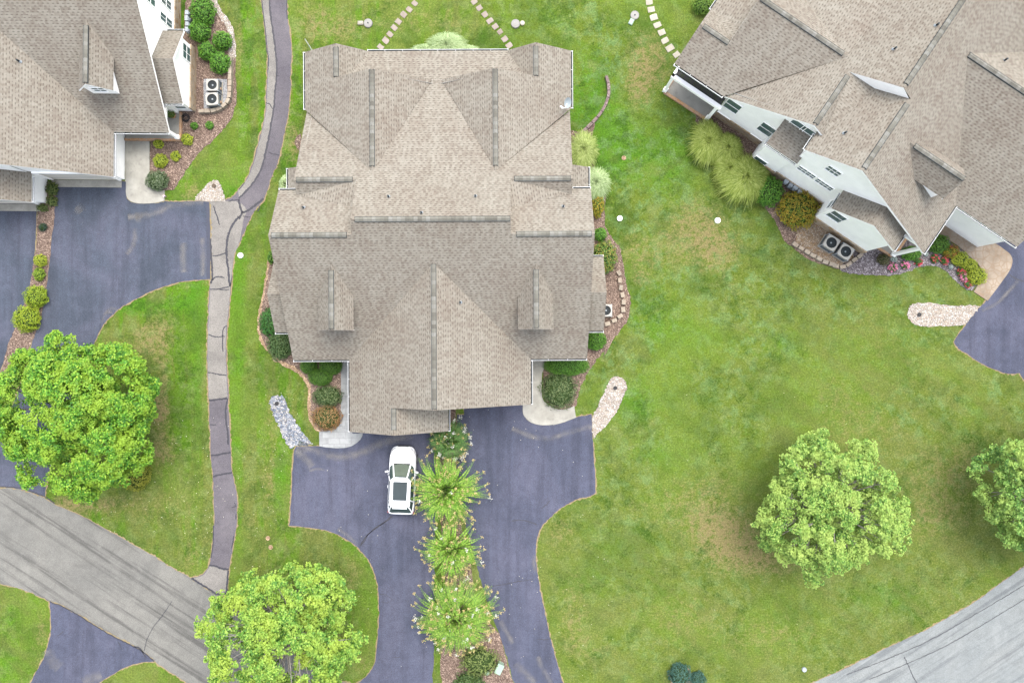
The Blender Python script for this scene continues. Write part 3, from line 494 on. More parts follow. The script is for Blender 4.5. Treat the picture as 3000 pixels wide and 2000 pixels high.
# ------------------------------------------------------------------ the houses: one model, three times
ZE, PT, HW, YW, YC, HC = 3.06, .688, 9.68, 7.525, 8.352, 4.698
YJ, XG, YN1, YN2, HG, ZG = 11.626, 3.79, 17.965, 20.104, 8.689, 3.516
ZW, ZC = ZE+PT*YW, ZE+PT*YC
def zN(y): return ZC-.682*(y-YC)
ZR = zN(YJ)
def zS(y): return ZE+PT*y
def zV(y): return ZR-.351*(y-YJ)                     # shallow rear slope
ZF = 7.165
def roof_faces():
    F = []
    def f(*p): F.append([tuple(q) for q in p])
    f((-HW,0,ZE),(HW,0,ZE),(HW,YW,ZW),(HC,YW,ZW),(HC,YC,ZC),(-HC,YC,ZC),(-HC,YW,ZW),(-HW,YW,ZW))
    ys = YW+(0)
    f(*[(x,y,zN(y)) for x,y in ((-HC,YC),(HC,YC),(HC,11.068),(8.5,11.068),(8.6,16.25),(XG,YJ),(-XG,YJ),(-8.6,16.25),(-8.5,11.068),(-HC,11.068))])
    f(*[(x,y,zV(y)) for x,y in ((XG,YJ),(5.2,YN1),(4.6,YN2),(-4.6,YN2),(-5.2,YN1),(-XG,YJ))])
    # front gable over the garages
    f((0,5.967,ZF),(-5.978,0,ZE),(-5.978,-4.736,ZE),(-2.75,-4.736,5.28),(-2.75,-3,5.28),(0,-3,ZF))
    f((0,5.967,ZF),(0,-3,ZF),(5.978,-3,ZE),(5.978,0,ZE))
    f((-2.75,-4.736,5.28),(.525,-4.736,ZE),(.525,-2.6,ZE),(-2.75,-2.6,5.28))
    for s in (-1, 1):
        def g(*p): F.append([(s*q[0], q[1], q[2]) for q in (p if s > 0 else p[::-1])])
        g((HC,YW,ZW),(HW,YW,ZW),(HW,10.608,6.1),(HC,10.608,6.1))                                   # wing, rear slope
        g((HC,11.068,6.954),(HC,10.2,6.36),(8.47,10.2,6.36),(8.5,11.068,6.954))                    # second ridge, front slope
        g((HC-.02,11.03,6.94),(HC-.02,9.3,6.98),(8.4,10.22,6.40))                                     # cricket
        g((XG,YJ,ZR),(8.62,16.28,ZG+.04),(HG,16.3,ZG),(HG,YN2,ZG),(6.342,YN2,4.98),(6.342,YN1,4.98),(XG,YN1,ZR)) # rear gable, outer slope
        g((XG,YJ,ZR),(XG,YN1,ZR),(.3,YN1,4.40))                                                    # rear gable, inner slope
        g((6.342,YN1-.9,4.98),(6.342,YN2,4.98),(4.5,YN2,3.61))
        g((6.342,YN1-.9,4.98),(4.5,YN2,3.61),(4.75,YN1-.3,4.38))
        xd = 6.226
        g((xd,5.885,7.109),(xd,1.899,7.109),(xd+1.106,1.899,5.828),(xd+1.106,4.02,5.828))           # dormer
        g((xd,5.885,7.109),(xd-1.106,4.02,5.828),(xd-1.106,1.899,5.828),(xd,1.899,7.109))
        g((9.0,4.24,5.088),(10.748,4.24,5.088),(10.748,6.661,3.451),(9.0,6.661,3.451))             # side bay
        g((9.0,4.24,5.088),(9.0,1.822,3.451),(10.748,1.822,3.451),(10.748,4.24,5.088))
        g((8.1,12.459,4.8),(8.1,10.1,4.8),(9.752,10.1,3.805),(9.752,12.459,3.805))                 # lean-to
    return F
def gutter(name, p, q, parent, out):
    """white channel along an eave, dark inside, with hanger straps; out = outward unit (x, y)"""
    g = MB(); p, q = Vector(p), Vector(q); o = Vector((out[0], out[1], 0)); L = (q-p).length; t = (q-p)/L
    g.bar(p+o*.1-Vector((0,0,.07)), q+o*.1-Vector((0,0,.07)), .022, .12); g.bar(p+o*.05-Vector((0,0,.11)), q+o*.05-Vector((0,0,.11)), .085, .03, 1)
    for e in (p+t*.02, q-t*.02): g.bar(e-o*.0-Vector((0,0,.07)), e+o*.13-Vector((0,0,.07)), .03, .135)
    for i in range(1, int(L/1.1)): c = p+t*(i*L/int(L/1.1)); g.bar(c-o*.02-Vector((0,0,.004)), c+o*.1-Vector((0,0,.004)), .022, .01)
    return g.build(name, [M['gutter'], M['dark']], parent)
def rake(par, p, q, out, h=.2):
    o = Vector((out[0], out[1], 0)); p, q = Vector(p)-o*.03, Vector(q)-o*.03; V = []
    for e in (p, q):
        for a, z in ((0, -.03), (.03, -.03), (.03, -h), (0, -h)): V.append(e+o*a+Vector((0,0,z)))
    mesh('rake_board', V, [(0,1,2,3),(7,6,5,4),(0,4,5,1),(1,5,6,2),(2,6,7,3),(3,7,4,0)], M['trim'], par)
def ridge(p, q, parent, name='ridge_cap'):
    g = MB(); p, q = Vector(p), Vector(q); L = (q-p).length; t = (q-p)/L; s = Vector((-t.y, t.x, 0)); n = max(2, int(L/.24)); z = Vector((0,0,1))
    for i in range(n):
        a, b = p+t*(i*L/n+.004), p+t*((i+1)*L/n-.004)
        g.add([a-s*.135-z*.01, b-s*.135-z*.02, b+z*.065, a+z*.078, a+s*.135-z*.01, b+s*.135-z*.02], [(0,1,2,3),(3,2,5,4)], 0)
    for k in (-1, 1): g.bar(p+s*.143*k-z*.055, q+s*.143*k-z*.055, .028, .08, 1)
    for e in (p-t*.012, q+t*.012): g.bar(e-s*.165-z*.04, e+s*.165-z*.04, .02, .07, 1)
    return g.build(name, [M['cap'], M['dark']], parent)
def window(parent, c, ang, w, h, cols=1, rows=2, name='window'):
    """c: centre on the wall face (house coordinates), ang: direction the face looks to"""
    f = MB(); ca, sa = math.cos(ang), math.sin(ang); n = Vector((ca, sa, 0)); s = Vector((-sa, ca, 0)); z = Vector((0,0,1)); c = Vector(c)
    T = .04
    def slab(g, a0, a1, b0, b1, d0, d1, m=0):
        V = [c+s*a+z*b+n*d for d in (d0, d1) for a, b in ((a0,b0),(a1,b0),(a1,b1),(a0,b1))]
        g.add(V, [(3,2,1,0),(4,5,6,7),(0,1,5,4),(1,2,6,5),(2,3,7,6),(3,0,4,7)], m)
    slab(f, -w/2-T, w/2+T, h/2, h/2+T, 0, .06); slab(f, -w/2-T, w/2+T, -h/2-T, -h/2, 0, .07); slab(f, -w/2-T, -w/2, -h/2, h/2, 0, .05); slab(f, w/2, w/2+T, -h/2, h/2, 0, .05)
    fo = f.build(name, M['trim'], parent); m = MB()
    for i in range(1, cols): x = -w/2+w*i/cols; slab(m, x-.012, x+.012, -h/2, h/2, .02, .04)
    for i in range(1, rows): y = -h/2+h*i/rows; slab(m, -w/2, w/2, y-.018, y+.018, .02, .045)
    
    m.build('muntin', M['trim'], fo); p = MB(); slab(p, -w/2, w/2, -h/2, h/2, .004, .014); p.build('pane', M['pane'], fo)
    return fo
def house(loc, rz, gz, label):
    """gz: local ground height"""
    h = empty('house', loc, rz, label, 'house', 'twin houses with grey-brown shingle roofs')
    # roof
    V = []; F = []; U = []
    for P in roof_faces():
        P = [Vector(p) for p in P]; n = Vector((0,0,0))
        for i in range(1, len(P)-1): n += (P[i]-P[0]).cross(P[i+1]-P[0])
        if n.z < 0: P = P[::-1]; n = -n
        n.normalize(); u = Vector((-n.y, n.x, 0)); u = u.normalized() if u.length > 1e-4 else Vector((1,0,0)); v = n.cross(u)
        if v.z < 0: v = -v
        b = len(V)
        if len(P) > 4:
            tris = [t if (P[t[1]]-P[t[0]]).cross(P[t[2]]-P[t[0]]).z > 0 else t[::-1] for t in tessellate_polygon([P])]
        else: tris = [tuple(range(len(P)))]
        off = rng.uniform(0, 5)
        for p in P: V.append(p)
        for t in tris: F.append(tuple(b+i for i in t)); U += [(P[i].dot(u)+off, P[i].dot(v)) for i in t]
    roof = mesh('roof', V, F, M['shingle'], h, U)
    # ridge caps
    def r(p, q): ridge(p, q, h)
    r((-HC+.28,YC,ZC),(HC-.05,YC,ZC)); r((0,5.85,ZF),(0,-2.9,ZF)); r((-2.75,-3.05,5.28),(-2.75,-4.35,5.28))
    for s in (-1, 1):
        r((s*(HC+.35),YW,ZW),(s*(HW-.2),YW,ZW)); r((s*(HC+.25),11.068,6.954),(s*8.35,11.068,6.954)); r((s*XG,YJ+.35,ZR),(s*XG,YN1-.1,ZR))
        r((s*6.342,YN1+.05,4.98),(s*6.342,YN2-.25,4.98)); r((s*6.226,5.5,7.109),(s*6.226,2.0,7.109))
    # gutters
    for s in (-1, 1):
        gutter('gutter', (s*5.85,0,ZE),(s*HW,0,ZE), h, (0,-1)); gutter('gutter', (s*HW,10.608,6.1),(s*8.55,10.608,6.1), h, (0,1))
        gutter('gutter', (s*HG,16.35,ZG),(s*HG,YN2,ZG), h, (s,0)); gutter('gutter', (s*9.752,10.15,3.805),(s*9.752,12.459,3.805), h, (s,0))
        gutter('gutter', (s*9.6,1.822,3.451),(s*10.748,1.822,3.451), h, (0,-1)); gutter('gutter', (s*9.6,6.661,3.451),(s*10.748,6.661,3.451), h, (0,1))
    gutter('gutter', (-4.6,YN2,3.61),(4.6,YN2,3.61), h, (0,1)); gutter('gutter', (-5.978,-.1,ZE),(-5.978,-4.736,ZE), h, (-1,0)); gutter('gutter', (5.978,-.1,ZE),(5.978,-3,ZE), h, (1,0)); gutter('gutter', (.525,-3.05,ZE),(.525,-4.736,ZE), h, (1,0))
    g = h
    for s in (-1, 1):
        rake(g, (s*HW,0,ZE),(s*HW,YW,ZW),(s,0)); rake(g, (s*HW,YW,ZW),(s*HW,10.608,6.1),(s,0)); rake(g, (s*8.5,11.068,6.954),(s*8.6,16.25,zN(16.25)),(s,0)); rake(g, (s*8.5,11.068,6.954),(s*8.47,10.2,6.36),(s,0))
        rake(g, (s*10.748,4.24,5.088),(s*10.748,6.661,3.451),(s,0)); rake(g, (s*10.748,4.24,5.088),(s*10.748,1.822,3.451),(s,0))
        rake(g, (s*XG,YN1,ZR),(s*6.342,YN1,4.98),(0,1)); rake(g, (s*XG,YN1,ZR),(s*.3,YN1,4.4),(0,1)); rake(g, (s*6.342,YN2,4.98),(s*HG,YN2,ZG),(0,1)); rake(g, (s*6.342,YN2,4.98),(s*4.5,YN2,3.61),(0,1))
        rake(g, (s*6.226,1.899,7.109),(s*6.226+1.106,1.899,5.828),(0,-1),.16); rake(g, (s*6.226,1.899,7.109),(s*6.226-1.106,1.899,5.828),(0,-1),.16)
    rake(g, (-5.978,-4.736,ZE),(-2.75,-4.736,5.28),(0,-1)); rake(g, (-2.75,-4.736,5.28),(.525,-4.736,ZE),(0,-1)); rake(g, (0,-3,ZF),(5.978,-3,ZE),(0,-1)); rake(g, (0,-3,ZF),(-2.75,-3,5.28),(0,-1))
    # walls
    w = MB(); zb = gz-1.2
    def strip(P, m=0, z0=None):
        for (x0,y0,t0),(x1,y1,t1) in zip(P, P[1:]):
            b0 = zb if z0 is None else z0; w.add([(x0,y0,b0),(x1,y1,b0),(x1,y1,t1),(x0,y0,t0)], [(0,1,2,3)], m)
    e = .06
    for s in (-1, 1):
        X = s*9.35; strip([(X,1.9,zS(1.9)-e),(X,YW,ZW-e),(X,10.3,6.3-e),(s*8.2,10.3,6.3-e)])
        strip([(s*5.7,1.9,zS(1.9)-e),(X,1.9,zS(1.9)-e)])
        strip([(s*8.2,10.3,6.32),(s*8.2,11.068,6.9),(s*8.2,15.9,3.72),(s*6.2,15.9,3.75),(s*6.2,YN2-.3,4.9)])
        strip([(s*6.2,YN2-.3,4.85),(s*6.1,YN2-.3,4.8),(s*4.6,YN2-.3,3.6),(0,YN2-.3,3.6)])
        strip([(s*XG-4*s,YN1-.25,4.2),(s*XG,YN1-.25,ZR-.1),(s*8,YN1-.25,3.9)], 0, 3.2)
        strip([(s*9.45,10.3,3.9),(s*9.45,12.2,3.9)]); strip([(s*9.45,12.2,3.9),(s*8.2,12.2,4.65)])
        strip([(s*9.3,2.1,3.5),(s*10.45,2.1,3.5)]); strip([(s*10.45,2.1,3.55),(s*10.45,4.24,5.0),(s*10.45,6.38,3.55),(s*9.3,6.38,3.5)])
        w.add([(s*HC,7.4,8.0),(s*HC,YC,ZC-.01),(s*HC,11.068,6.96),(s*HC,11.068,5.5),(s*HC,7.4,5.5)], [(0,1,2,3,4)])       # step between the two roof heights
        xd = s*6.226; w.add([(xd-.85,2.12,3.8),(xd+.85,2.12,3.8),(xd+.85,2.12,6.08),(xd,2.12,7.03),(xd-.85,2.12,6.08)], [(0,1,2,3,4)])
        for k in (-1, 1): w.add([(xd+k*.85,2.12,3.8),(xd+k*.85,5.2,6.0),(xd+k*.85,5.2,6.1),(xd+k*.85,2.12,6.1)], [(0,1,2,3)])
    for s, yf in ((1, -2.7), (-1, -4.4)): strip([(s*5.6,1.9,ZE+.2),(s*5.6,yf,ZE+.15)])
    strip([(5.6,-2.7,ZE+.15),(0.2,-2.7,6.95)]); strip([(.2,-2.7,ZE),(.2,-4.4,ZE)]); strip([(.2,-4.4,ZE+.12),(-2.75,-4.4,5.18),(-5.6,-4.4,ZE+.15)]); strip([(-5.6,-2.75,3.3),(0,-2.75,7.0),(.3,-2.75,6.8)], 0, 3)
    w.build('wall', [M['siding'], M['stone']], h)
    # masonry plinth, a few cm proud of the siding
    pz = gz+.95
    def plinth(P):
        for (x0,y0),(x1,y1) in zip(P, P[1:]):
            L = math.hypot(x1-x0, y1-y0); b = MB(); b.box(((x0+x1)/2,(y0+y1)/2,(gz-1+pz)/2), (L+.1, .14, pz-gz+1), math.atan2(y1-y0, x1-x0)); b.build('plinth', M['stone'], h)
    for s in (-1, 1):
        plinth([(s*9.35,6.4),(s*9.35,10.3),(s*9.5,10.35)]); plinth([(s*8.2,12.3),(s*8.2,15.9)]); plinth([(s*9.47,10.4),(s*9.47,12.2)]); plinth([(s*10.47,2.1),(s*10.47,6.38)])
    # garage doors, sunk in a framed opening
    for cx, yf in ((2.95, -2.7), (-2.7, -4.4)):
        dm = MB(); dm.box((cx, yf-.01, gz+1.1), (4.6, .05, 2.2))
        for k in range(1, 4): dm.box((cx, yf-.04, gz+.55*k), (4.6, .02, .03), m=1)
        go = dm.build('garage_door', [M['door'], M['grey']], h); fr = MB(); fr.box((cx, yf-.05, gz+2.27), (4.9, .12, .14)); fr.box((cx-2.37, yf-.05, gz+1.1), (.13, .12, 2.2)); fr.box((cx+2.37, yf-.05, gz+1.1), (.13, .12, 2.2)); fr.build('door_frame', M['trim'], go)
        sp = MB(); sp.box((cx, yf-.32, gz+.02), (4.9, .5, .06)); sp.build('garage_sill', M['conc'], h)
    for s in (-1, 1):
        window(h, (s*6.226, 2.1, 5.45), -math.pi/2, .8, .75, 2, 2)
        # porch under the eave: slab, post, brick edge, front door
        p = MB(); p.box((s*7.6, 1.0, gz+.09), (3.7, 1.75, .2)); p.build('porch_floor', M['patio'], h)
        p = MB(); p.box((s*7.6, .06, gz+.08), (3.9, .16, .24)); p.box((s*9.52, 1.0, gz+.08), (.16, 2.0, .24)); p.build('porch_kerb', M['brick'], h)
        p = MB(); p.box((s*9.36, .22, (gz+ZE)/2), (.2, .2, ZE-gz)); p.box((s*9.36, .22, gz+.3), (.28, .28, .3)); p.box((s*9.36, 1.05, 2.95), (.16, 1.9, .22)); p.box((s*7.6, .22, 2.95), (3.6, .16, .22)); p.build('porch_post', M['trim'], h)
        p = MB(); p.box((s*6.6, 1.87, gz+1.15), (.95, .05, 2.1)); p.build('front_door', M['door'], h)
        # plumbing vents
        for x, y, zf in ((7.9, 9.35, zS(YW)-.69*(9.35-YW)), (2.6, 9.85, zN(9.85))):
            v = MB(); v.cyl((s*x, y, zf-.1), .055, .42, 12, 1, .055); v.cyl((s*x, y, zf-.06), .12, .12, 12, 0, .06); v.build('vent_pipe', [M['grey'], M['dark']], h)
    for x, y, zf in ((-.55, 8.75, zN(8.75)), (1.55, 3.6, ZF-PT*1.55)):
        v = MB(); v.cyl((x, y, zf-.1), .055, .42, 12, 1, .055); v.cyl((x, y, zf-.06), .12, .12, 12, 0, .06); v.build('vent_pipe', [M['grey'], M['dark']], h)
    return h
T1, T2, T3 = .005, -.009, .978
H1 = house((-4.735,-1.18,0), T1, 0, 'large house in the middle of the picture, the white car parked before its garage')
H2 = house((-32.588,14.034,-.77), T2, .77, 'house at the top left with two fan units in white gravel beside its wall')
H3 = house((31.884,13.677,1.222), T3, -1.222, 'house turned at a slant at the top right, long white wall with green windows')
def loc(H, px, py, axis, val):
    """house-local point where the sight line of a photograph pixel meets the wall plane x=val or y=val"""
    o, rz = {1: ((-4.735,-1.18,0), T1), 2: ((-32.588,14.034,-.77), T2), 3: ((31.884,13.677,1.222), T3)}[H]
    A = Vector((0,0,CH))-Vector(o); B = Vector((*G(px, py), 0))-Vector(o); m = Matrix.Rotation(-rz, 3, 'Z'); A, B = m@A, m@B
    i = 0 if axis == 'x' else 1; t = (val-A[i])/(B[i]-A[i]); return A+(B-A)*t
PI = math.pi
for px, py, xw, w_, h_, c_, r_ in [(2146.5,311,-8.21,1.0,1.6,1,2),(2112,347.5,-8.21,1.0,1.6,1,2),(2246,379,-8.21,1.0,1.6,1,2),(2208.6,412,-8.21,1.0,1.6,1,2),(2334,369,-8.21,.95,1.5,1,2),(2365,389.5,-8.21,.95,1.5,1,2),
      (2224.6,473,-9.46,.9,1.3,1,2),(2441.8,500.4,-9.36,.9,.85,3,2),(2363,504,-9.36,1.25,.7,4,2),(2415,540,-9.36,1.25,.7,4,2),(2450.7,634,-10.46,1.0,1.6,1,2)]:
    window(H3, loc(3, px, py, 'x', xw), PI, w_, h_, c_, r_)
window(H3, (-8.85, 12.21, 2.2), PI/2, .6, 1.4, 1, 2); window(H3, (-9.9, 6.39, 2.0), PI/2, .6, 1.4, 1, 2)
for px, py, xw, w_, h_ in [(486,8,9.36,.5,1.6),(486,60,9.36,.5,1.9),(546,155.5,10.46,.95,1.3),(588,201,10.56,.95,.8),(440,-8,9.36,.8,1.4)]:
    window(H2, loc(2, px, py, 'x', xw), 0, w_, h_, 2, 2)
window(H2, loc(2, 526, 311, 'y', 2.09), -PI/2, .7, 1.0, 1, 2)

# right house: deck with railing and patio under its rear gable
def deck():
    dm = MB(); z = 1.85; y0, y1, xo = 16.1, 19.72, -8.7
    k = 26
    for i in range(k): dm.box(((-6.2+xo)/2, y0+(y1-y0)*(i+.5)/k, z-.03), (abs(xo+6.2), (y1-y0)/k-.03, .05))
    dm.build('deck_floor', M['deck'], H3)
    t = MB(); t.box((xo-.02, (y0+y1)/2, z-.12), (.26, y1-y0+.3, .3)); t.box(((-6.2+xo)/2, y1+.05, z-.12), (abs(xo+6.2)+.2, .2, .3))
    for y in (y0+.1, y1): t.box((xo-.02, y, (z-.2-1.25)/2), (.2, .2, z-.2+1.25)); t.box((xo-.02, y, -1.0), (.3, .3, .4))
    t.build('deck_post', M['trim'], H3)
    rl = MB(); rl.box((xo+.12, (y0+y1)/2, z+.95), (.07, y1-y0, .05)); rl.box((xo+.12, (y0+y1)/2, z+.1), (.05, y1-y0, .05)); rl.box(((-6.2+xo)/2, y1-.05, z+.95), (abs(xo+6.2), .07, .05))
    for i in range(45): rl.box((xo+.12, y0+.06+(y1-y0-.12)*i/44, z+.5), (.022, .022, .9))
    rl.build('railing', M['black'], H3)
    e = MB(); q = [G(*p) for p in zR([(380,730),(300,852),(695,1108),(770,1000)])]
    m = Matrix.Rotation(-T3, 3, 'Z')
    Q = [m@(Vector((x, y, 0))-Vector((31.884,13.677,1.222))) for x, y in q]
    for a, b in zip(Q, Q[1:]): e.bar(a+Vector((0,0,.04)), b+Vector((0,0,.04)), .2, .22)
    e.build('patio_kerb', M['brick'], H3)
deck()
# left house: light over the small garage corner
lm = MB(); lm.cyl((.3, -3.4, 1.9+.77), .09, .22, 10, 0, .06); lm.box((.22, -3.4, 2.2+.77), (.12, .1, .1)); lm.build('wall_lamp', M['trim'], H2)

# ------------------------------------------------------------------ vegetation
def npmesh(name, V, mats, parent=None, k=4, F=None, mi=None, smooth=False):
    me = bpy.data.meshes.new(name); V = np.asarray(V, np.float32).reshape(-1, 3); F = np.arange(len(V)).reshape(-1, k) if F is None else F
    me.vertices.add(len(V)); me.vertices.foreach_set('co', V.ravel()); me.loops.add(F.size); me.loops.foreach_set('vertex_index', F.ravel().astype(np.int32))
    me.polygons.add(len(F)); me.polygons.foreach_set('loop_start', (np.arange(len(F))*F.shape[1]).astype(np.int32)); me.update(calc_edges=True)
    for m in (mats if isinstance(mats, (list, tuple)) else [mats]): me.materials.append(m)
    if mi is not None: me.polygons.foreach_set('material_index', mi)
    return link(bpy.data.objects.new(name, me), parent)
def unit(a): return a/(np.linalg.norm(a, axis=-1, keepdims=True)+1e-9)
def leaf_quads(P, N, L, Wd, fold=.0, T=None):
    """diamond leaves at P facing N"""
    n = len(P); T = rng.normal(size=(n, 3)) if T is None else T
    T = unit(T-N*np.sum(T*N, 1, keepdims=True)); Sd = np.cross(N, T); L = np.broadcast_to(L, (n,))[:, None]; Wd = np.broadcast_to(Wd, (n,))[:, None]
    return np.stack([P-T*L*.5, P+Sd*Wd*.5+N*fold, P+T*L*.5, P-Sd*Wd*.5+N*fold], 1).reshape(-1, 3)
def hemi(n, up=.0):
    d = rng.normal(size=(int(n*3)+8, 3)); d = unit(d); d = d[d[:, 2] > up][:n]
    while len(d) < n: d = np.concatenate([d, d])[:n]
    return d
MATL = {}
def lm_(key, cols, tip=None, nsc=1.2, trans=.3):
    if key not in MATL: MATL[key] = leaf_mat('leaves_'+key, cols, tip, trans, nsc)
    return MATL[key]
def tree(name, cx, cy, zc, rx, ry, rz, h0, lobes, cl, lv, crad, lsz, mat, label, cat='tree', group='broad-leaved trees on the lawns', seed=1, bark='bark', sparse=0.0, squash=.8, loose=0.0):
    global rng
    keep = rng; rng = np.random.default_rng(seed)
    x, y = G(cx, cy, zc); root = empty(name, (x, y, 0), 0, label, cat, group)
    # lobes spread on the crown's skin with an uneven outline
    L = []
    d = hemi(lobes*14, -.45)
    pts = [np.array(q) for q in ((0, 0, 1), (.5, .15, .85), (-.3, .45, .84), (-.15, -.5, .85))]
    for q in d:
        if all(np.dot(q, w) < math.cos(1.55/math.sqrt(lobes)*1.15) for w in pts): pts.append(q)
        if len(pts) >= lobes: break
    A = np.array(pts); ph = rng.uniform(0, 6.28, 6)
    az = np.arctan2(A[:, 1], A[:, 0]); wob = 1+.07*np.sin(3*az+ph[0])+.06*np.sin(5*az+ph[1])+.05*np.sin(8*az+ph[2])+rng.normal(0, .07+.10*loose, len(A))
    C = A*np.array([rx, ry, rz])*wob[:, None]*.80; C[:, 2] += zc; C = np.concatenate([C, (hemi(lobes//4, -.2)*np.array([rx, ry, rz])*.4)+[0, 0, zc]])
    lr = (rx+ry)/2*1.15/math.sqrt(lobes)*1.25
    P = []; N = []
    for c in C:
        out = unit(np.array([[c[0], c[1], (c[2]-zc)*1.2+.9]]))[0]; r_ = lr*rng.uniform(.75, 1.2)
        dd = unit(hemi(cl, -.9)+out*.8); cc = c+dd*r_*rng.uniform(.72-.35*loose, 1.05+.38*loose, (cl, 1))*np.array([1, 1, squash]); k = crad*rng.uniform(.65, 1.2, cl)
        for q, kk in zip(cc, k):
            if rng.random() < sparse: continue
            up = unit(np.array([[q[0]-c[0]*.6, q[1]-c[1]*.6, (q[2]-zc)*.5+1.1]]))[0]
            m = int(lv*rng.uniform(.7, 1.3)); e = unit(rng.normal(size=(m, 3))+up*.85); P.append(q+e*kk*rng.uniform(.55, 1.05, (m, 1))*np.array([1, 1, .75])); N.append(unit(e*.55+np.array([0, 0, .75])+rng.normal(0, .38, (m, 3))))
    P = np.concatenate(P); N = np.concatenate(N); s = lsz*rng.uniform(.7, 1.3, len(P)); npmesh('crown', leaf_quads(P, N, s, s*.8, lsz*.12), mat, root)
    g = MB(); tb = h0; tr = .03*rz+.10
    g.tube([(0,0,-.1),(.03,.02,tb*.5),(0,0,tb),(.1,.05,zc)], [tr*1.35, tr, tr*.85, tr*.5], 10); g.build('trunk', M[bark], root, True)
    b = MB()
    for i, c in enumerate(C):
        if i % 2 and sparse == 0: continue
        st = Vector((0, 0, tb+(zc-tb)*rng.uniform(0, .9))); e = Vector(c); mid = st.lerp(e, .5)+Vector((rng.normal(0, .12), rng.normal(0, .12), .25)); b.tube([st, st.lerp(mid, .5)+Vector((0,0,.08)), mid, e], [tr*.42, tr*.34, tr*.24, tr*.1], 6)
        if sparse:
            for k in range(3):
                w = mid.lerp(e, rng.uniform(.1, .8)); b.tube([w, w+Vector(rng.normal(0, .35, 3))+(e-mid)*.3], [tr*.12, tr*.04], 5)
    b.build('limbs', M[bark], root, True); rng = keep
    return root
G1 = [(.055, .13, .02), (.09, .19, .02), (.15, .26, .03), (.24, .33, .045), (.33, .38, .06)]
tree('maple_tree', 222, 1203, 4.6, 5.15, 5.0, 3.0, 1.7, 66, 20, 56, .40, .14, lm_('maple', [(.035,.13,.018),(.065,.20,.02),(.12,.30,.026),(.21,.41,.04),(.36,.50,.055)], (.29,.44,.04), .9), 'big dense yellow-green maple with a clumped crown at the left edge, over drive and road', seed=4)
tree('lawn_tree', 838, 1850, 4.4, 4.75, 4.5, 2.9, 1.8, 72, 32, 26, .26, .13, lm_('ash', [(.06,.17,.03),(.11,.25,.04),(.19,.36,.05),(.30,.46,.08),(.42,.55,.12)], (.40,.52,.08), .7), 'bright green tree at the bottom, between the road and the curving driveway', seed=11, sparse=.02, loose=.6, bark='barkg')
tree('lawn_tree', 2432, 1486, 4.4, 4.45, 4.2, 2.8, 1.8, 72, 30, 30, .26, .115, lm_('linden', [(.06,.15,.035),(.12,.25,.045),(.21,.36,.065),(.33,.47,.10),(.46,.58,.16)], (.42,.54,.13), .7), 'loose pale green tree standing alone in the wide right lawn', seed=21, sparse=.04, loose=.7, bark='barkg')
tree('lawn_tree', 3085, 1440, 4.4, 4.3, 4.4, 2.8, 1.8, 66, 30, 28, .26, .12, lm_('linden2', [(.06,.15,.04),(.11,.24,.05),(.18,.34,.07),(.28,.44,.10),(.40,.54,.15)], (.36,.48,.11), .7), 'green tree cut by the right edge of the picture', seed=31, sparse=.03, loose=.6, bark='barkg')

def shrub(name, cx, cy, rx, ry, h, cols, label, lsz=.085, tip=None, group='shrubs in the planting beds', z0=0., dens=1.0, key=None, bumpy=.10, flowers=None, cat='shrub', upn=.5, asp=.6, part=True, nsc=3.0):
    x, y = G(cx, cy, h*.55+z0); X, Y = rx/42*1.04, ry/42*1.04; root = empty(name, (x, y, z0), rng.uniform(0, 6.3) if abs(rx-ry) < 3 else 0, label, cat, group)
    n = int(dens*2600*(X*Y)**.9/(lsz/.085)**1.7)+120
    d = hemi(n, -.15); ph = rng.uniform(0, 6, 4); az = np.arctan2(d[:, 1], d[:, 0]); el = d[:, 2]
    b = 1+bumpy*(np.sin(az*5+ph[0])*np.cos(el*5+ph[1])+.6*np.sin(az*9+ph[2]+el*6)+.4*np.sin(az*16+el*13+ph[3])); r_ = b*rng.uniform(.88, 1.06, n)
    P = d*np.array([X, Y, h*.72])*r_[:, None]*np.where(el[:, None] > 0, 1, .9)+[0, 0, h*.3]; N = unit(d*np.array([1, 1, 1.2])+rng.normal(0, .45, (n, 3))+[0, 0, upn])
    s = lsz*rng.uniform(.7, 1.35, n); V = leaf_quads(P, N, s, s*asp, lsz*.1)
    npmesh('foliage', V, lm_(key or name+str(cols[0]), cols, tip, nsc), root)
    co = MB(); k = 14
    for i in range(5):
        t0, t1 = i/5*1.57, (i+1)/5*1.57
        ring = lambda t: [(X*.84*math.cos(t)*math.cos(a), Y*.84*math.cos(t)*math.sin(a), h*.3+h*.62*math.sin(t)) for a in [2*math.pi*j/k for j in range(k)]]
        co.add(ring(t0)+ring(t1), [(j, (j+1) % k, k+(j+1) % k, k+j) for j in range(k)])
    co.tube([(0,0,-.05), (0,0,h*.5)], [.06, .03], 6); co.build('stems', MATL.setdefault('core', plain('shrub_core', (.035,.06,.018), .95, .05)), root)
    if flowers:
        fc, fn, fs = flowers; d = hemi(fn, .15); P = d*np.array([X, Y, h*.75])*1.04+[0, 0, h*.3]; q = np.repeat(P, 5, 0)+rng.normal(0, fs*.5, (fn*5, 3)); npmesh('blossom', leaf_quads(q, unit(rng.normal(0, .6, (fn*5, 3))+[0,0,1]), fs, fs*.9), lm_('bloom'+str(fc), [fc, tuple(min(1, c*1.25) for c in fc)]), root)
    return root
BOX = [(.035,.09,.015),(.06,.15,.02),(.10,.21,.025),(.15,.27,.03)]; LIME = [(.16,.22,.02),(.28,.34,.03),(.42,.46,.04),(.52,.52,.06)]
BRI = [(.04,.12,.015),(.07,.19,.02),(.12,.28,.03),(.19,.36,.045)]; AZA = [(.05,.09,.035),(.10,.15,.06),(.17,.21,.09),(.22,.24,.12)]
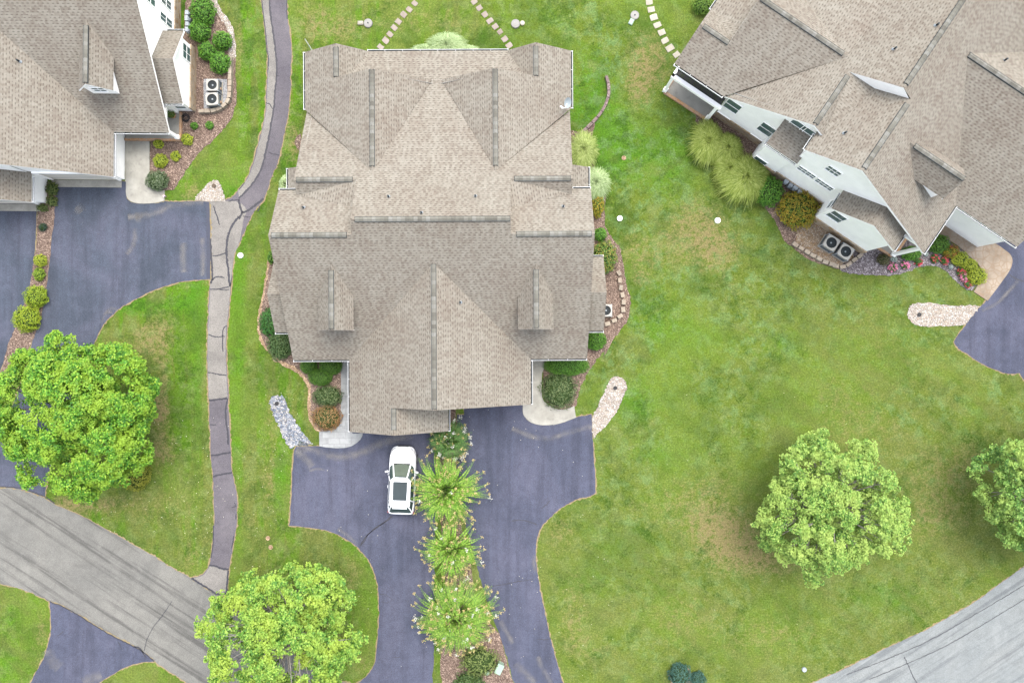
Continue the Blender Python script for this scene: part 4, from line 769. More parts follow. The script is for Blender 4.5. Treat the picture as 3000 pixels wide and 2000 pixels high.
ORG = [(.14,.09,.04),(.32,.15,.06),(.44,.20,.09),(.20,.20,.08),(.48,.25,.14)]; MIX = [(.08,.15,.02),(.16,.24,.03),(.34,.30,.03),(.45,.25,.02),(.22,.28,.03)]
OLV = [(.07,.10,.03),(.12,.15,.045),(.18,.20,.06)]; DRK = [(.02,.045,.035),(.04,.075,.05),(.07,.11,.07)]
gl = 'shrubs beside the left house'
shrub('shrub', 590, 32, 34, 44, 1.5, BRI, 'tall bright green shrub along the left house wall, touching the top edge', .10, group=gl, key='bri')
shrub('shrub', 582, 90, 29, 30, 1.3, BRI, 'bright green shrub close below the tall one at the left house wall', .10, group=gl, key='bri')
shrub('shrub', 649, 118, 25, 27, 1.1, BRI, 'round green shrub against the white river stones at the upper left', .10, group=gl, key='bri')
shrub('shrub', 605, 149, 24, 25, 1.0, BRI, 'green shrub nearest the window of the left house side bay', .10, group=gl, key='bri')
shrub('shrub', 643, 182, 29, 30, 1.1, BRI, 'green shrub just above the gravel of the two fan units', .10, group=gl, key='bri')
gs = 'small shrubs in the mulch beside the left house'
shrub('shrub', 568, 368, 10, 10, .45, BRI, 'tiny green shrub next to the coiled hose', .07, group=gs, key='bri')
shrub('shrub', 613, 366.5, 11, 10.5, .45, BRI, 'tiny green shrub nearest the lawn, right of the coiled hose', .07, group=gs, key='bri')
shrub('shrub', 547, 408, 15, 17, .55, LIME, 'small yellow shrub by the porch corner post', .07, group=gs, key='lime')
shrub('shrub', 463, 421.6, 14, 12, .5, LIME, 'small yellow shrub close under the porch edge, beside the concrete walk', .07, group=gs, key='lime')
shrub('shrub', 468.5, 470.5, 20, 19, .65, LIME, 'largest yellow shrub, halfway along the concrete walk', .07, group=gs, key='lime')
shrub('shrub', 513, 457, 14, 13, .5, LIME, 'small yellow shrub alone in the middle of the mulch', .07, group=gs, key='lime')
shrub('shrub', 458, 528.6, 31, 28, .95, [(.05,.085,.04),(.09,.13,.06),(.15,.19,.10),(.22,.24,.17)], 'dark grey-green shrub leaning over the bend of the concrete walk', .09, group=gs, key='dgr')
gm = 'shrubs in the strip between the left driveways'
shrub('shrub', 151, 552, 15, 19, .5, OLV, 'loose shrub against the garage corner at the top of the strip', .11, group=gm, key='olv', bumpy=.25)
shrub('shrub', 151, 589, 14, 14, .45, OLV, 'loose shrub second from the garage in the strip', .11, group=gm, key='olv', bumpy=.25)
shrub('shrub', 123, 609, 14, 10, .4, OLV, 'low spreading shrub at the second garage corner', .11, group=gm, key='olv', bumpy=.25)
shrub('shrub', 123.5, 665, 12, 11, .4, DRK, 'small nearly bare dark shrub in the strip', .07, group=gm, key='drk', dens=.5)
shrub('shrub', 116.8, 763, 18, 17, .6, LIME, 'upper one of the two small yellow-green shrubs in the strip', .07, group=gm, key='lime2')
shrub('shrub', 113, 803, 15, 19, .6, [(.10,.18,.02),(.2,.3,.03),(.34,.42,.04)], 'lower one of the two small yellow-green shrubs in the strip', .07, group=gm, key='limeb')
shrub('shrub', 101.7, 869, 32, 31.5, .95, [(.10,.18,.015),(.2,.3,.02),(.34,.42,.03),(.40,.45,.04)], 'large rounded yellow-green shrub, second from the big maple', .08, group=gm, key='limec')
shrub('shrub', 74.7, 934, 37, 37, 1.05, [(.12,.19,.015),(.24,.33,.02),(.38,.45,.03),(.42,.46,.04)], 'largest clipped ball shrub, nearest the big maple', .08, group=gm, key='limed')
shrub('shrub', 388, 1392, 48, 42, 1.0, [(.15,.17,.02),(.27,.27,.03),(.36,.33,.04)], 'olive shrub peeping out from under the big maple', .10, group='low shrubs standing alone', key='olv2')
gh = 'shrubs around the middle house'
shrub('shrub', 793, 754, 9, 17, .6, BOX, 'narrow shrub sliver left of the middle house, opposite the white lid', .08, group=gh, key='box')
shrub('shrub', 793, 945, 33, 40, 1.0, [(.03,.10,.03),(.05,.16,.03),(.09,.22,.045)], 'upper spreading green shrub at the left wall of the middle house', .10, group=gh, key='boxl')
shrub('shrub', 818, 1008, 34, 44, .9, [(.05,.10,.035),(.09,.15,.05),(.15,.20,.08)], 'lower spreading shrub at the left wall of the middle house, greyer', .10, group=gh, key='boxm')
shrub('shrub', 903, 1070, 24, 24, .9, BOX, 'left clipped ball of three below the eave, farthest from the paving', .055, group=gh, key='box', bumpy=.02)
shrub('shrub', 968, 1072, 32, 26, .9, BOX, 'right clipped ball of three, against the slate paving', .055, group=gh, key='box', bumpy=.02)
shrub('shrub', 937, 1105, 34, 24, .9, BOX, 'lowest clipped ball of three, in front of the other two', .055, group=gh, key='box', bumpy=.02)
shrub('shrub', 958, 1161, 42, 31, .8, AZA, 'shaggy green shrub beside the slate paving, above the rusty one', .13, group=gh, key='aza', asp=.3)
shrub('shrub', 956, 1224, 42, 36, .8, ORG, 'rusty orange shrub at the bend of the slate paving', .12, group=gh, key='org', asp=.3)
shrub('shrub', 1660.7, 1070, 63, 30, 1.0, BRI, 'long clipped hedge shrub under the right eave of the middle house', .055, group=gh, key='box2', bumpy=.03)
shrub('shrub', 1638, 1141.6, 50, 55, 1.0, AZA, 'big shaggy dark green shrub beside the pale concrete walk', .15, group=gh, key='aza2', asp=.28)
shrub('shrub', 1747, 997, 29, 27, .9, BRI, 'clipped round shrub below the stone block edging', .065, group=gh, key='bri', bumpy=.05)
shrub('shrub', 1751, 599, 18, 36, .9, MIX, 'narrow green and russet shrub under the tufted grass', .09, group=gh, key='mix')
shrub('shrub', 1759, 687, 18, 19, .8, BRI, 'small green shrub above the russet one at the right wall', .09, group=gh, key='bri')
shrub('shrub', 1772, 752, 34, 45, 1.1, [(.06,.14,.03),(.11,.22,.04),(.22,.26,.05),(.40,.25,.07)], 'large green shrub with russet tips above the stone block edging', .10, group=gh, key='mixb')
gr = 'shrubs along the right house'
shrub('shrub', 2252.5, 559.5, 39, 42, 1.4, BRI, 'round dark green shrub between the tufted grass and the orange shrub', .10, group=gr, key='box3')
shrub('shrub', 2343.6, 612, 58, 53, 1.5, MIX, 'large round orange and green shrub', .10, (.42,.27,.03), group=gr, key='mix2')
shrub('shrub', 2672, 742, 27, 20, .8, BRI, 'flat green shrub under the porch corner of the right house', .07, group=gr, key='box4')
shrub('shrub', 2753, 714, 30, 27, .9, BOX, 'dark green ball at the head of the flower border', .07, group=gr, key='box5')
shrub('shrub', 2788.5, 737, 23, 19, .7, MIX, 'yellow shrub with red tips, first after the dark green ball', .07, (.4,.12,.04), group=gr, key='mix3')
shrub('shrub', 2815, 758, 24, 21, .7, LIME, 'yellow shrub, second after the dark green ball', .07, group=gr, key='lime')
shrub('shrub', 2843, 777, 21, 19, .65, LIME, 'smallest yellow shrub, third after the dark green ball', .07, group=gr, key='lime')
shrub('shrub', 2864, 809, 28, 24, .75, LIME, 'brightest yellow shrub, at the end of the row by the walk', .07, group=gr, key='lime3')
shrub('shrub', 2590, 760, 18, 16, .6, [(.06,.05,.03),(.12,.10,.05),(.16,.14,.07)], 'brown dried shrub near the stone blocks', .09, group=gr, key='brn', dens=.6)
shrub('shrub', 2060, 16, 28, 24, .9, [(.06,.13,.02),(.12,.22,.03),(.22,.32,.05)], 'green shrub at the top edge behind the right house', .09, group=gr, key='top')
PK, RD, WH = (.75,.22,.42), (.62,.05,.10), (.7,.72,.72)
gf = 'flowering plants in the right border'
for cx, cy, rx, fc, lb in [(2615,783,13,PK,'largest pink flowering clump, below the silver plant'),(2652,777,11,PK,'second pink flowering clump, right of the largest'),(2692,768,10,RD,'red flowering plant under the flat green shrub'),(2739,758,12,RD,'red flowering plant below the dark green ball'),
        (2767,763,11,RD,'red flowering plant below the first yellow shrub'),(2816.5,795,12,RD,'deep pink flowering plant below the second yellow shrub'),(2825,812,12,PK,'pink flowering plant beside the brightest yellow shrub'),(2836,832,10,RD,'last red flowering plant, at the tip of the border')]:
    shrub('flowering_plant', cx, cy, rx, rx*.9, .35, [(.05,.13,.03),(.1,.22,.05)], lb, .06, group=gf, key='flw', flowers=(fc, 38 if fc == PK else 16, .075), cat='flower')
for cx, cy, rx, lb in [(2618,758,10,'silvery plant above the largest pink clump'),(2714,744.5,6,'small silvery plant at the roof corner'),(2787,782,6,'small silvery plant among the red flowers')]:
    shrub('silver_plant', cx, cy, rx, rx*.9, .3, [(.3,.34,.34),(.5,.54,.54)], lb, .08, group='silvery plants in the right border', key='slv', cat='plant', dens=.6)
shrub('shrub', 1993.5, 1978, 32, 32, 1.1, [(.02,.07,.06),(.05,.12,.10),(.09,.18,.14)], 'larger blue-green bush at the bottom edge of the right lawn', .09, group='blue-green bushes at the bottom', key='blu')
shrub('shrub', 2046, 1990, 21, 22, .8, [(.02,.07,.06),(.05,.12,.10),(.09,.18,.14)], 'smaller blue-green bush right of the larger one', .09, group='blue-green bushes at the bottom', key='blu')
sheet('mulch_bed', [(1962,1975),(1968,1955),(1985,1945),(2005,1947),(2020,1960),(2030,1990),(2020,2020),(1970,2020)], 9, M['mulcht'], .03)
shrub('shrub', 1404, 1940, 52, 38, 1.1, [(.10,.13,.04),(.17,.21,.06),(.24,.28,.09)], 'olive shrub under the lowest flowering tree of the middle strip', .11, group='shrubs in the middle strip', key='olv3', bumpy=.2, dens=.8)
shrub('shrub', 1374, 2000, 42, 30, .9, [(.04,.08,.03),(.08,.13,.04),(.13,.19,.06)], 'dark shrub at the bottom edge in the middle strip', .11, group='shrubs in the middle strip', key='olv4', bumpy=.2, dens=.8)

# ---- crape myrtles: arching shoots set with paired leaves, seed heads at the tips
def myrtle(cx, cy, r, h, shoots, label, seed, tips=.85, flw=.05, cols=None, key='myr', yr=1.0):
    global rng
    keep = rng; rng = np.random.default_rng(seed); x, y = G(cx, cy, h*.7); X = r/42*1.13; root = empty('crape_myrtle', (x, y, 0), 0, label, 'small tree', 'crape myrtles in the strip between the driveways')
    LP = []; LN = []; LT = []; tp = []; fl = []; stem = MB()
    for i in range(shoots):
        a = rng.uniform(0, 2*math.pi); f = rng.uniform(.02, 1)**.62; f = f*rng.uniform(.85, 1.05); X_ = X*f; top = h*(1-.62*f**2)*rng.uniform(.92, 1.08)
        c, s = math.cos(a), math.sin(a)*yr; p0 = np.array([c*X_*.12, s*X_*.12, h*.35]); a2 = a+rng.normal(0, .16); p2 = np.array([math.cos(a2)*X_, math.sin(a2)*X_*yr, top-rng.uniform(0, .25)*f]); p1 = np.array([c*X_*.55, s*X_*.55, max(top, h*.8)+.25*h*(1-f)+.12*h])
        n = int(12+X_/.056); t = np.linspace(.10, 1, n)[:, None]; q = (1-t)**2*p0+2*t*(1-t)*p1+t*t*p2; tg = unit(np.gradient(q, axis=0)); sd = unit(np.cross(tg, [0, 0, 1])+rng.normal(0, .05, q.shape)); nm = unit(np.cross(sd, tg))
        nm = np.where(nm[:, 2:3] < 0, -nm, nm); ll = .165*np.sin(np.clip(t*3.0+.25, 0, 2.9))*.75+.05
        for sg in (-1, 1): LP.append(q+sd*sg*ll*.5); LN.append(unit(nm+rng.normal(0, .2, q.shape))); LT.append(np.concatenate([sd*sg+tg*.35, ll], 1))
        if i % 3 == 0: stem.tube([p0, (p0+p1)/2, (p1+p2)/2*.98, p2], [.02, .016, .012, .006], 5)
        u = rng.random()
        if u < tips: tp.append(p2+tg[-1]*.04)
        elif u < tips+flw: fl.append(p2+tg[-1]*.05)
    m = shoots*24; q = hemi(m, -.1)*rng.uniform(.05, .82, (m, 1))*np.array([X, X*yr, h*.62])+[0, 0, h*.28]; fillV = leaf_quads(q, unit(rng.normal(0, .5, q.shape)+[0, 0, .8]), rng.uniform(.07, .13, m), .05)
    LP = np.concatenate(LP); LN = np.concatenate(LN); LT = np.concatenate(LT)
    Vs = [leaf_quads(LP, LN, LT[:, 3], LT[:, 3]*.27, .004, LT[:, :3])]; mi = [0]*len(LP)
    def puffs(C, n, sp, sz, m):
        C = np.array(C); q = np.repeat(C, n, 0)+rng.normal(0, sp, (len(C)*n, 3)); Vs.append(leaf_quads(q, unit(rng.normal(0, .5, q.shape)+[0, 0, .9]), sz, sz*.8)); mi.extend([m]*len(q))
    puffs(tp, 13, .055, .085, 1)
    if fl: puffs(fl, 16, .065, .085, 2)
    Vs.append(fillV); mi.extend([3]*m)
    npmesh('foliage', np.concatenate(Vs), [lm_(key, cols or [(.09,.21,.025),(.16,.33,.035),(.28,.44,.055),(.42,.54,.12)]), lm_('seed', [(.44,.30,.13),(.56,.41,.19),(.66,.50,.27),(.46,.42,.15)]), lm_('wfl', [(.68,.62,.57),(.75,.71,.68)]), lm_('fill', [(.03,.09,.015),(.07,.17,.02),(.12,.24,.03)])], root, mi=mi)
    for k in range(5): a = k*1.26; stem.tube([(.08*math.cos(a), .08*math.sin(a), 0), (.2*math.cos(a), .2*math.sin(a), h*.3), (.45*math.cos(a)*X*.5, .45*math.sin(a)*X*.5, h*.7)], [.045, .035, .02], 7)
    stem.build('stems', M['bark'], root, True); rng = keep
myrtle(1314, 1290, 66, 2.3, 150, 'white flowering bush tucked under the garage eave, topmost in the middle strip', 3, .3, .22, [(.045,.11,.03),(.075,.17,.04),(.12,.23,.055),(.18,.28,.08)], 'myr1')
myrtle(1305, 1440, 110, 2.7, 150, 'wide star-shaped yellow-green tree brushing the white car', 5, .86, .02)
myrtle(1320, 1612, 92, 2.3, 95, 'smallest star-shaped tree, third from the house in the middle strip', 8, .88, .03)
myrtle(1335, 1812, 118, 2.7, 270, 'lowest and fullest tree of the middle strip, white blossom on its lower side', 9, .66, .12, [(.09,.20,.03),(.16,.31,.04),(.27,.43,.06),(.38,.50,.10)], 'myr4', .95)

# ---- fountain grasses
def tuft(cx, cy, rx, ry, h, label, n=1500, lean=(0, 0), cols=None, key='fgr', group='clumps of tall ornamental grass'):
    x, y = G(cx, cy, h*.5); n = int(n*1.5); X, Y = rx/42*1.32, ry/42*1.32; root = empty('ornamental_grass', (x, y, 0), 0, label, 'ornamental grass', group); V = []
    a = rng.uniform(0, 2*math.pi, n); f = rng.uniform(0, 1, n)**.72*rng.uniform(.85, 1.15, n); b = .16
    p0 = np.stack([np.cos(a)*X*b*f, np.sin(a)*Y*b*f, np.zeros(n)], 1); d = a+rng.normal(0, .3, n)
    p2 = np.stack([np.cos(d)*X*f+lean[0]*f, np.sin(d)*Y*f+lean[1]*f, h*(1-.75*f**1.6)+rng.normal(0, .03, n)], 1); p1 = np.stack([np.cos(a)*X*.45*f, np.sin(a)*Y*.45*f, np.full(n, h*1.12)], 1)
    T = [0, .3, .55, .78, 1]; Q = [(1-t)**2*p0+2*t*(1-t)*p1+t*t*p2 for t in T]; sd = unit(np.stack([-np.sin(d), np.cos(d), rng.normal(0, .4, n)], 1)); w = [.012, .018, .018, .013, .004]
    for i in range(4): V.append(np.stack([Q[i]-sd*w[i], Q[i]+sd*w[i], Q[i+1]+sd*w[i+1], Q[i+1]-sd*w[i+1]], 1))
    V = np.concatenate([v.reshape(-1, 4, 3) for v in V], 0).reshape(4, n, 4, 3).transpose(1, 0, 2, 3)      # blade by blade
    U = V.reshape(n, 16, 3); idx = np.array([[0,1,2,3],[3,2,6,7],[7,6,10,11],[11,10,14,15]]); F = (np.arange(n)[:, None, None]*16+idx[None]).reshape(-1, 4)
    npmesh('blades', U.reshape(-1, 3), lm_(key, cols or [(.17,.22,.05),(.28,.34,.09),(.40,.46,.15),(.52,.55,.24)], None, 2, .25), root, F=F)
PALE = [(.20,.27,.10),(.33,.42,.19),(.46,.55,.30),(.56,.62,.38)]; GOLD = [(.13,.19,.025),(.23,.29,.045),(.34,.39,.09),(.46,.50,.17)]
tuft(1308, 138, 52, 40, 1.7, 'broad pale grass clump behind the middle house, main one of three', 1800, cols=PALE, key='pale')
tuft(1247, 156, 42, 26, 1.3, 'left pale grass clump behind the middle house', 900, cols=PALE, key='pale')
tuft(1374, 156, 34, 22, 1.1, 'right pale grass clump behind the middle house', 700, cols=PALE, key='pale')
tuft(1708, 440, 38, 50, 1.5, 'upper grass clump at the right wall of the middle house', 1500, key='fgr')
tuft(1744, 537, 38, 42, 1.5, 'lower grass clump at the right wall of the middle house', 1400, cols=PALE, key='pale')
tuft(838, 541, 20, 26, 1.1, 'small grass clump at the left wall of the middle house', 600, cols=PALE, key='pale')
tuft(2072, 415, 44, 56, 1.7, 'leftmost golden grass clump at the right house patio', 1900, cols=GOLD, key='gold')
tuft(2128, 436, 44, 42, 1.6, 'golden grass clump between the leftmost and the largest', 1300, cols=GOLD, key='gold')
tuft(2135, 495, 40, 40, 1.4, 'short golden grass clump inside the group at the right house', 1000, cols=GOLD, key='gold')
tuft(2182, 522, 66, 62, 1.8, 'largest golden grass clump, next to the round dark green shrub', 2600, cols=GOLD, key='gold')

# ------------------------------------------------------------------ garden objects
def single(mb, name, mats, label, cat, loc, rz=0, group=None, smooth=False, bev=0):
    o = mb.build(name, mats, None, smooth); o.location = loc; o.rotation_euler = (0, 0, rz); tag(o, label, cat, group)
    return bevel(o, bev) if bev else o
ordn = ['first', 'second', 'third', 'fourth', 'fifth', 'sixth', 'seventh', 'eighth', 'ninth']
def stones(pts, rots, size, mat, nm, tone):
    n = len(pts)
    for i, (p, r_) in enumerate(zip(pts, rots)):
        g = MB(); w, h = size[0]*rng.uniform(.9, 1.1), size[1]*rng.uniform(.9, 1.1); k = 8; V = []
        P = [(-w/2,-h/2),(0,-h/2*1.04),(w/2,-h/2),(w/2*1.03,0),(w/2,h/2),(0,h/2*1.03),(-w/2,h/2),(-w/2*1.03,0)]; P = [(a+rng.normal(0,.012), b+rng.normal(0,.012)) for a, b in P]
        g.add([(a, b, -.03) for a, b in P]+[(a*.96, b*.96, .045) for a, b in P], [tuple(range(8, 16))]+[(j, (j+1) % 8, 8+(j+1) % 8, 8+j) for j in range(8)])
        x, y = G(*p); single(g, 'stepping_stone', mat, f'{tone} stepping stone, {ordn[i]} from the top edge in the {nm} row', 'stepping stone', (x, y, 0), R(r_), f'stepping stones of the {nm} row')
stones(zA([(1395,-22),(1347,28),(1304,76),(1262,114),(1221,168),(1189,215),(1157,264),(1124,312),(1085,362)]), [-40]*9, (.42, .34), M['pstone'], 'left', 'small pinkish grey')
stones(zC([(457,-25),(495,15),(535,63),(577,112),(615,162),(655,205),(693,245),(727,300),(762,350)]), [35]*9, (.42, .34), M['pstone'], 'middle', 'small brownish grey')
stones(zR([(150,-45),(163,22),(180,90),(205,162),(240,233),(277,300),(306,375),(352,443),(413,503)]), [5,8,12,18,22,24,27,32,38], (.5, .4), M['concw'], 'right', 'pale cream')
def lid(cx, cy, r, mat, label, knob=True, name='tank_lid', group='round tank lids in the lawn', h=.12):
    g = MB(); R_ = r/42; g.cyl((0,0,-.05), R_, h+.05, 32, 0, R_*.96); g.torus((0,0,h), R_*.9, .015, 32, 6)
    if knob: g.cyl((0,0,h), .05, .04, 12, 1)
    x, y = G(cx, cy, h); single(g, name, [mat, M['dark']], label, 'lid', (x, y, 0), 0, group)
lid(1078, 67.7, 13.2, M['lid'], 'round concrete tank lid near the left stepping stones'); lid(1510.4, 69.3, 13.2, M['lid'], 'round concrete tank lid near the middle stepping stones', False); lid(1860, 44.4, 13, M['lid'], 'round brown-grey tank lid near the right stepping stones')
wl = 'white round lids in the lawns'
lid(704, 748, 8, M['white'], 'white round lid left of the middle house, beside the path', name='white_lid', group=wl); lid(1816, 639.5, 8, M['white'], 'white round lid right of the middle house', name='white_lid', group=wl); lid(2103, 645.5, 8.4, M['white'], 'white round lid in the lawn before the right house', name='white_lid', group=wl)
lid(2357, 1961, 6.8, M['grey'], 'small grey round lid near the bottom right road', False, 'cover_plate', 'small utility lids'); lid(1428, 1970, 7, M['green'], 'small pale green round lid beside the green utility box', False, 'cover_plate', 'small utility lids')
dg = 'drain caps in the rock beds'
for cx, cy, lb in [(811.7,1181.7,'dark drain cap in the blue-grey gravel'),(1802,1136,'dark drain cap in the white gravel below the middle house'),(2692,921.6,'dark drain cap in the white gravel at the right'),(628,545,'dark drain cap in the pale gravel by the left path')]:
    g = MB(); g.cyl((0,0,0), .14, .08, 20, 0); g.torus((0,0,.08), .11, .02, 20, 6); x, y = G(cx, cy); single(g, 'drain_cap', M['black'] if 'left path' not in lb else M['bark'], lb, 'drain', (x, y, .03), 0, dg)
for cx, cy, lb in [(785,1575.6,'upper one of two sunken sprinkler rings in the lower left lawn'),(793,1602,'lower one of two sunken sprinkler rings in the lower left lawn'),(1827.6,463,'small brown sprinkler ring right of the tall grass clumps')]:
    g = MB(); g.torus((0,0,.01), .13, .03, 20, 6); g.cyl((0,0,-.03), .11, .035, 16, 0); x, y = G(cx, cy); single(g, 'sprinkler_ring', M['mulcht'], lb, 'sprinkler', (x, y, 0), 0, 'sprinkler rings in the lawns')
g = MB(); g.box((0,0,.05), (.38,.26,.14)); g.box((0,0,.13), (.3,.18,.02)); x, y = G(1056.5, 68.8); single(g, 'valve_box', M['concw'], 'cream rectangular box touching the left tank lid', 'utility box', (x, y, 0), 0, 'small boxes at the tank lids', bev=.02)
g = MB(); g.cyl((0,0,-.02), .16, .12, 20); g.cyl((0,0,.1), .12, .02, 16); x, y = G(1530.5, 69); single(g, 'valve_box', M['concw'], 'cream oval box touching the middle tank lid', 'utility box', (x, y, 0), 0, 'small boxes at the tank lids')
g = MB(); g.box((0,0,.05), (.3,.42,.14)); g.box((0,0,.13), (.22,.34,.02)); x, y = G(1849, 65.5); single(g, 'valve_box', M['green'], 'pale green rectangular box touching the right tank lid', 'utility box', (x, y, 0), R(-28), 'small boxes at the tank lids', bev=.02)
g = MB(); g.box((0,0,.3), (.42,.66,.6)); g.box((0,0,.61), (.46,.7,.05)); g.box((0,-.34,.3), (.2,.02,.3)); x, y = G(1462.5, 1957.7, .5); single(g, 'utility_box', M['green'], 'pale green utility box in the mulch at the bottom of the middle strip', 'utility box', (x, y, 0), R(-27), bev=.02)

# fan units
def fan_unit(cx, cy, rz, w, h, label, pad=True, z0=0.03, fan=.3, cas='grey'):
    x, y = G(cx, cy, h); root = empty('fan_unit', (x, y, z0), R(rz), label, 'air conditioner', 'outdoor fan units beside the houses')
    g = MB(); g.box((0,0,.04), (w+.12, w+.12, .08)); g.build('pad', M['concw'], root)
    g = MB(); g.box((0,0,.08+(h-.30)/2), (w, w, h-.30)); 
    for k in range(9): g.box((0,0,.14+k*(h-.26)/8), (w+.015, w+.015, .025), m=1)
    for a in (-1, 1):
        for b in (-1, 1): g.box((a*w/2, b*w/2, h/2), (.06, .06, h-.06))
    g.build('casing', [M[cas], M['dark']], root)
    g = MB(); n = 40; Ro = w/2+.02; V = []; ri = w*.415
    for i in range(n):
        a = 2*math.pi*i/n; c, s = math.cos(a), math.sin(a); k = min(Ro/max(abs(c), 1e-6), Ro/max(abs(s), 1e-6)); k = min(k, Ro*1.27); V += [(c*k, s*k, h-.24), (c*k, s*k, h), (c*ri, s*ri, h), (c*ri, s*ri, h-.03)]
    g.add(V, [f for i in range(n) for f in ((4*i, 4*((i+1) % n), 4*((i+1) % n)+1, 4*i+1), (4*i+1, 4*((i+1) % n)+1, 4*((i+1) % n)+2, 4*i+2), (4*i+2, 4*((i+1) % n)+2, 4*((i+1) % n)+3, 4*i+3))]); g.build('top_panel', M['acgrey'], root)
    g = MB(); g.cyl((0,0,h-.19), ri+.03, .01, 30); g.build('fan_well', M['dark'], root)
    g = MB(); g.cyl((0,0,h-.17), .06, .08, 14)
    for i in range(4):
        a = i*math.pi/2+.4; c, s = math.cos(a), math.sin(a); g.add([(c*.05-s*.05, s*.05+c*.05, h-.12), (c*ri*.85-s*.09, s*ri*.85+c*.09, h-.11), (c*ri*.85+s*.04, s*ri*.85-c*.04, h-.16), (c*.05+s*.05, s*.05-c*.05, h-.15)], [(0,1,2,3)])
    g.build('fan_blades', M['grey'], root)
    g = MB()
    for rr in np.linspace(ri*.3, ri*.96, 5): g.torus((0,0,h-.01), rr, .005, 32, 4)
    for i in range(8): a = i*math.pi/4; g.bar((math.cos(a)*.05, math.sin(a)*.05, h-.01), (math.cos(a)*ri, math.sin(a)*ri, h-.01), .007, .007)
    g.build('guard', M['black'], root)
    g = MB(); g.box((w/2+.02, -.1, h*.35), (.05, .16, .2)); g.build('service_panel', M['brick'], root)
fan_unit(622, 249, 0, .76, .85, 'upper fan unit in the white gravel by the left house'); fan_unit(621, 290, 4, .80, .85, 'lower fan unit in the white gravel by the left house')
fan_unit(2436, 711, -33, .88, .85, 'left fan unit of the pair at the right house, rusty fan'); fan_unit(2478, 737, -33, .88, .85, 'right fan unit of the pair at the right house, paler')
fan_unit(1776, 909, 0, .78, .6, 'fan unit half hidden under the right bay roof of the middle house')

# block edgings: each course of blocks is one wall, each block a part
def block_wall(pts, label, size, mat, name='block_wall', h=.3, group=None, gap=.03, var=.12):
    P = [np.array(q) for q in gp(smooth(pts, 8, 80, False), h)]; x, y = P[len(P)//2]; root = empty(name, (x, y, 0), 0, label, 'garden wall', group)
    d = [0]
    for a, b in zip(P, P[1:]): d.append(d[-1]+np.linalg.norm(b-a))
    n = max(2, int(d[-1]/(size[0]+gap))); 
    for i in range(n):
        t = (i+.5)/n*d[-1]; j = min(len(d)-2, int(np.searchsorted(d, t))-1); j = max(j, 0); f = (t-d[j])/(d[j+1]-d[j]+1e-9); c = P[j]*(1-f)+P[j+1]*f; e = P[j+1]-P[j]; a = math.atan2(e[1], e[0])+rng.normal(0, var*.4)
        g = MB(); g.box((0,0,h/2), (size[0]*rng.uniform(.93, 1.03), size[1]*rng.uniform(.9, 1.1), h+rng.uniform(-.02,.02)), 0, 0, .97); o = g.build('block', mat, root); o.location = (c[0]-x, c[1]-y, 0); o.rotation_euler = (0, 0, a)
    return root
block_wall(zE([(1205,1170),(1270,1212),(1340,1255),(1420,1300),(1500,1340),(1560,1355)])+zF([(265,790),(350,800),(430,750),(510,690)]), 'row of tan stone blocks curving around the gravel of the right fan units', (.42, .26), M['block'], gap=.06)
block_wall(zB([(1470,885),(1478,940),(1484,1000),(1496,1060),(1508,1120),(1508,1180),(1485,1240),(1430,1282),(1360,1312)]), 'uneven tan stone block edging right of the middle house', (.38, .26), M['block'], gap=.1, var=.5)
block_wall(zT([(1625,395),(1622,500),(1620,640),(1603,715),(1530,772),(1400,785)]), 'grey-brown stone block wall around the fan units of the left house', (.4, .24), M['block'], gap=.01, h=.4)
block_wall(zC([(1507,578),(1522,640),(1526,710),(1508,780),(1475,845),(1425,910),(1370,965),(1315,1015)]), 'curved low wall of weathered purple-brown blocks in the lawn behind the middle house', (.5, .2), M['oldblock'], gap=.005, h=.25, var=.05)

# satellite dish on the roof
def dish():
    x, y, z = -4.735+8.15, -1.18+16.35, 3.95; root = empty('satellite_dish', (x, y, z), 0, 'pale grey satellite dish at the right rear eave of the middle house', 'satellite dish')
    g = MB(); n, m = 28, 6; T = Matrix.Rotation(R(38), 3, 'X')@Matrix.Rotation(R(18), 3, 'Y'); V = []
    for j in range(m+1):
        for i in range(n): a = 2*math.pi*i/n; r_ = j/m; v = T@Vector((.25*r_*math.cos(a), .35*r_*math.sin(a), .09*r_*r_)); V.append(v+Vector((.12,.1,.65)))
    g.add(V, [(j*n+i, j*n+(i+1) % n, (j+1)*n+(i+1) % n, (j+1)*n+i) for j in range(m) for i in range(n)]); g.build('reflector', plain('dish_gray', (.36,.41,.43), .5, .3), root, True)
    g = MB(); g.tube([(.1,.05,.6),(0,-.25,.62),(-.18,-.3,.75)], .018); g.box((-.22,-.28,.78), (.12,.1,.1)); g.box((-.3,-.2,.76), (.1,.08,.08)); g.build('feed_arm', M['white'], root)
    g = MB(); g.tube([(.05,-.1,-.1),(.08,0,.35),(.12,.08,.62)], .03, 8, 1); g.build('mast', M['metal'], root)
dish()
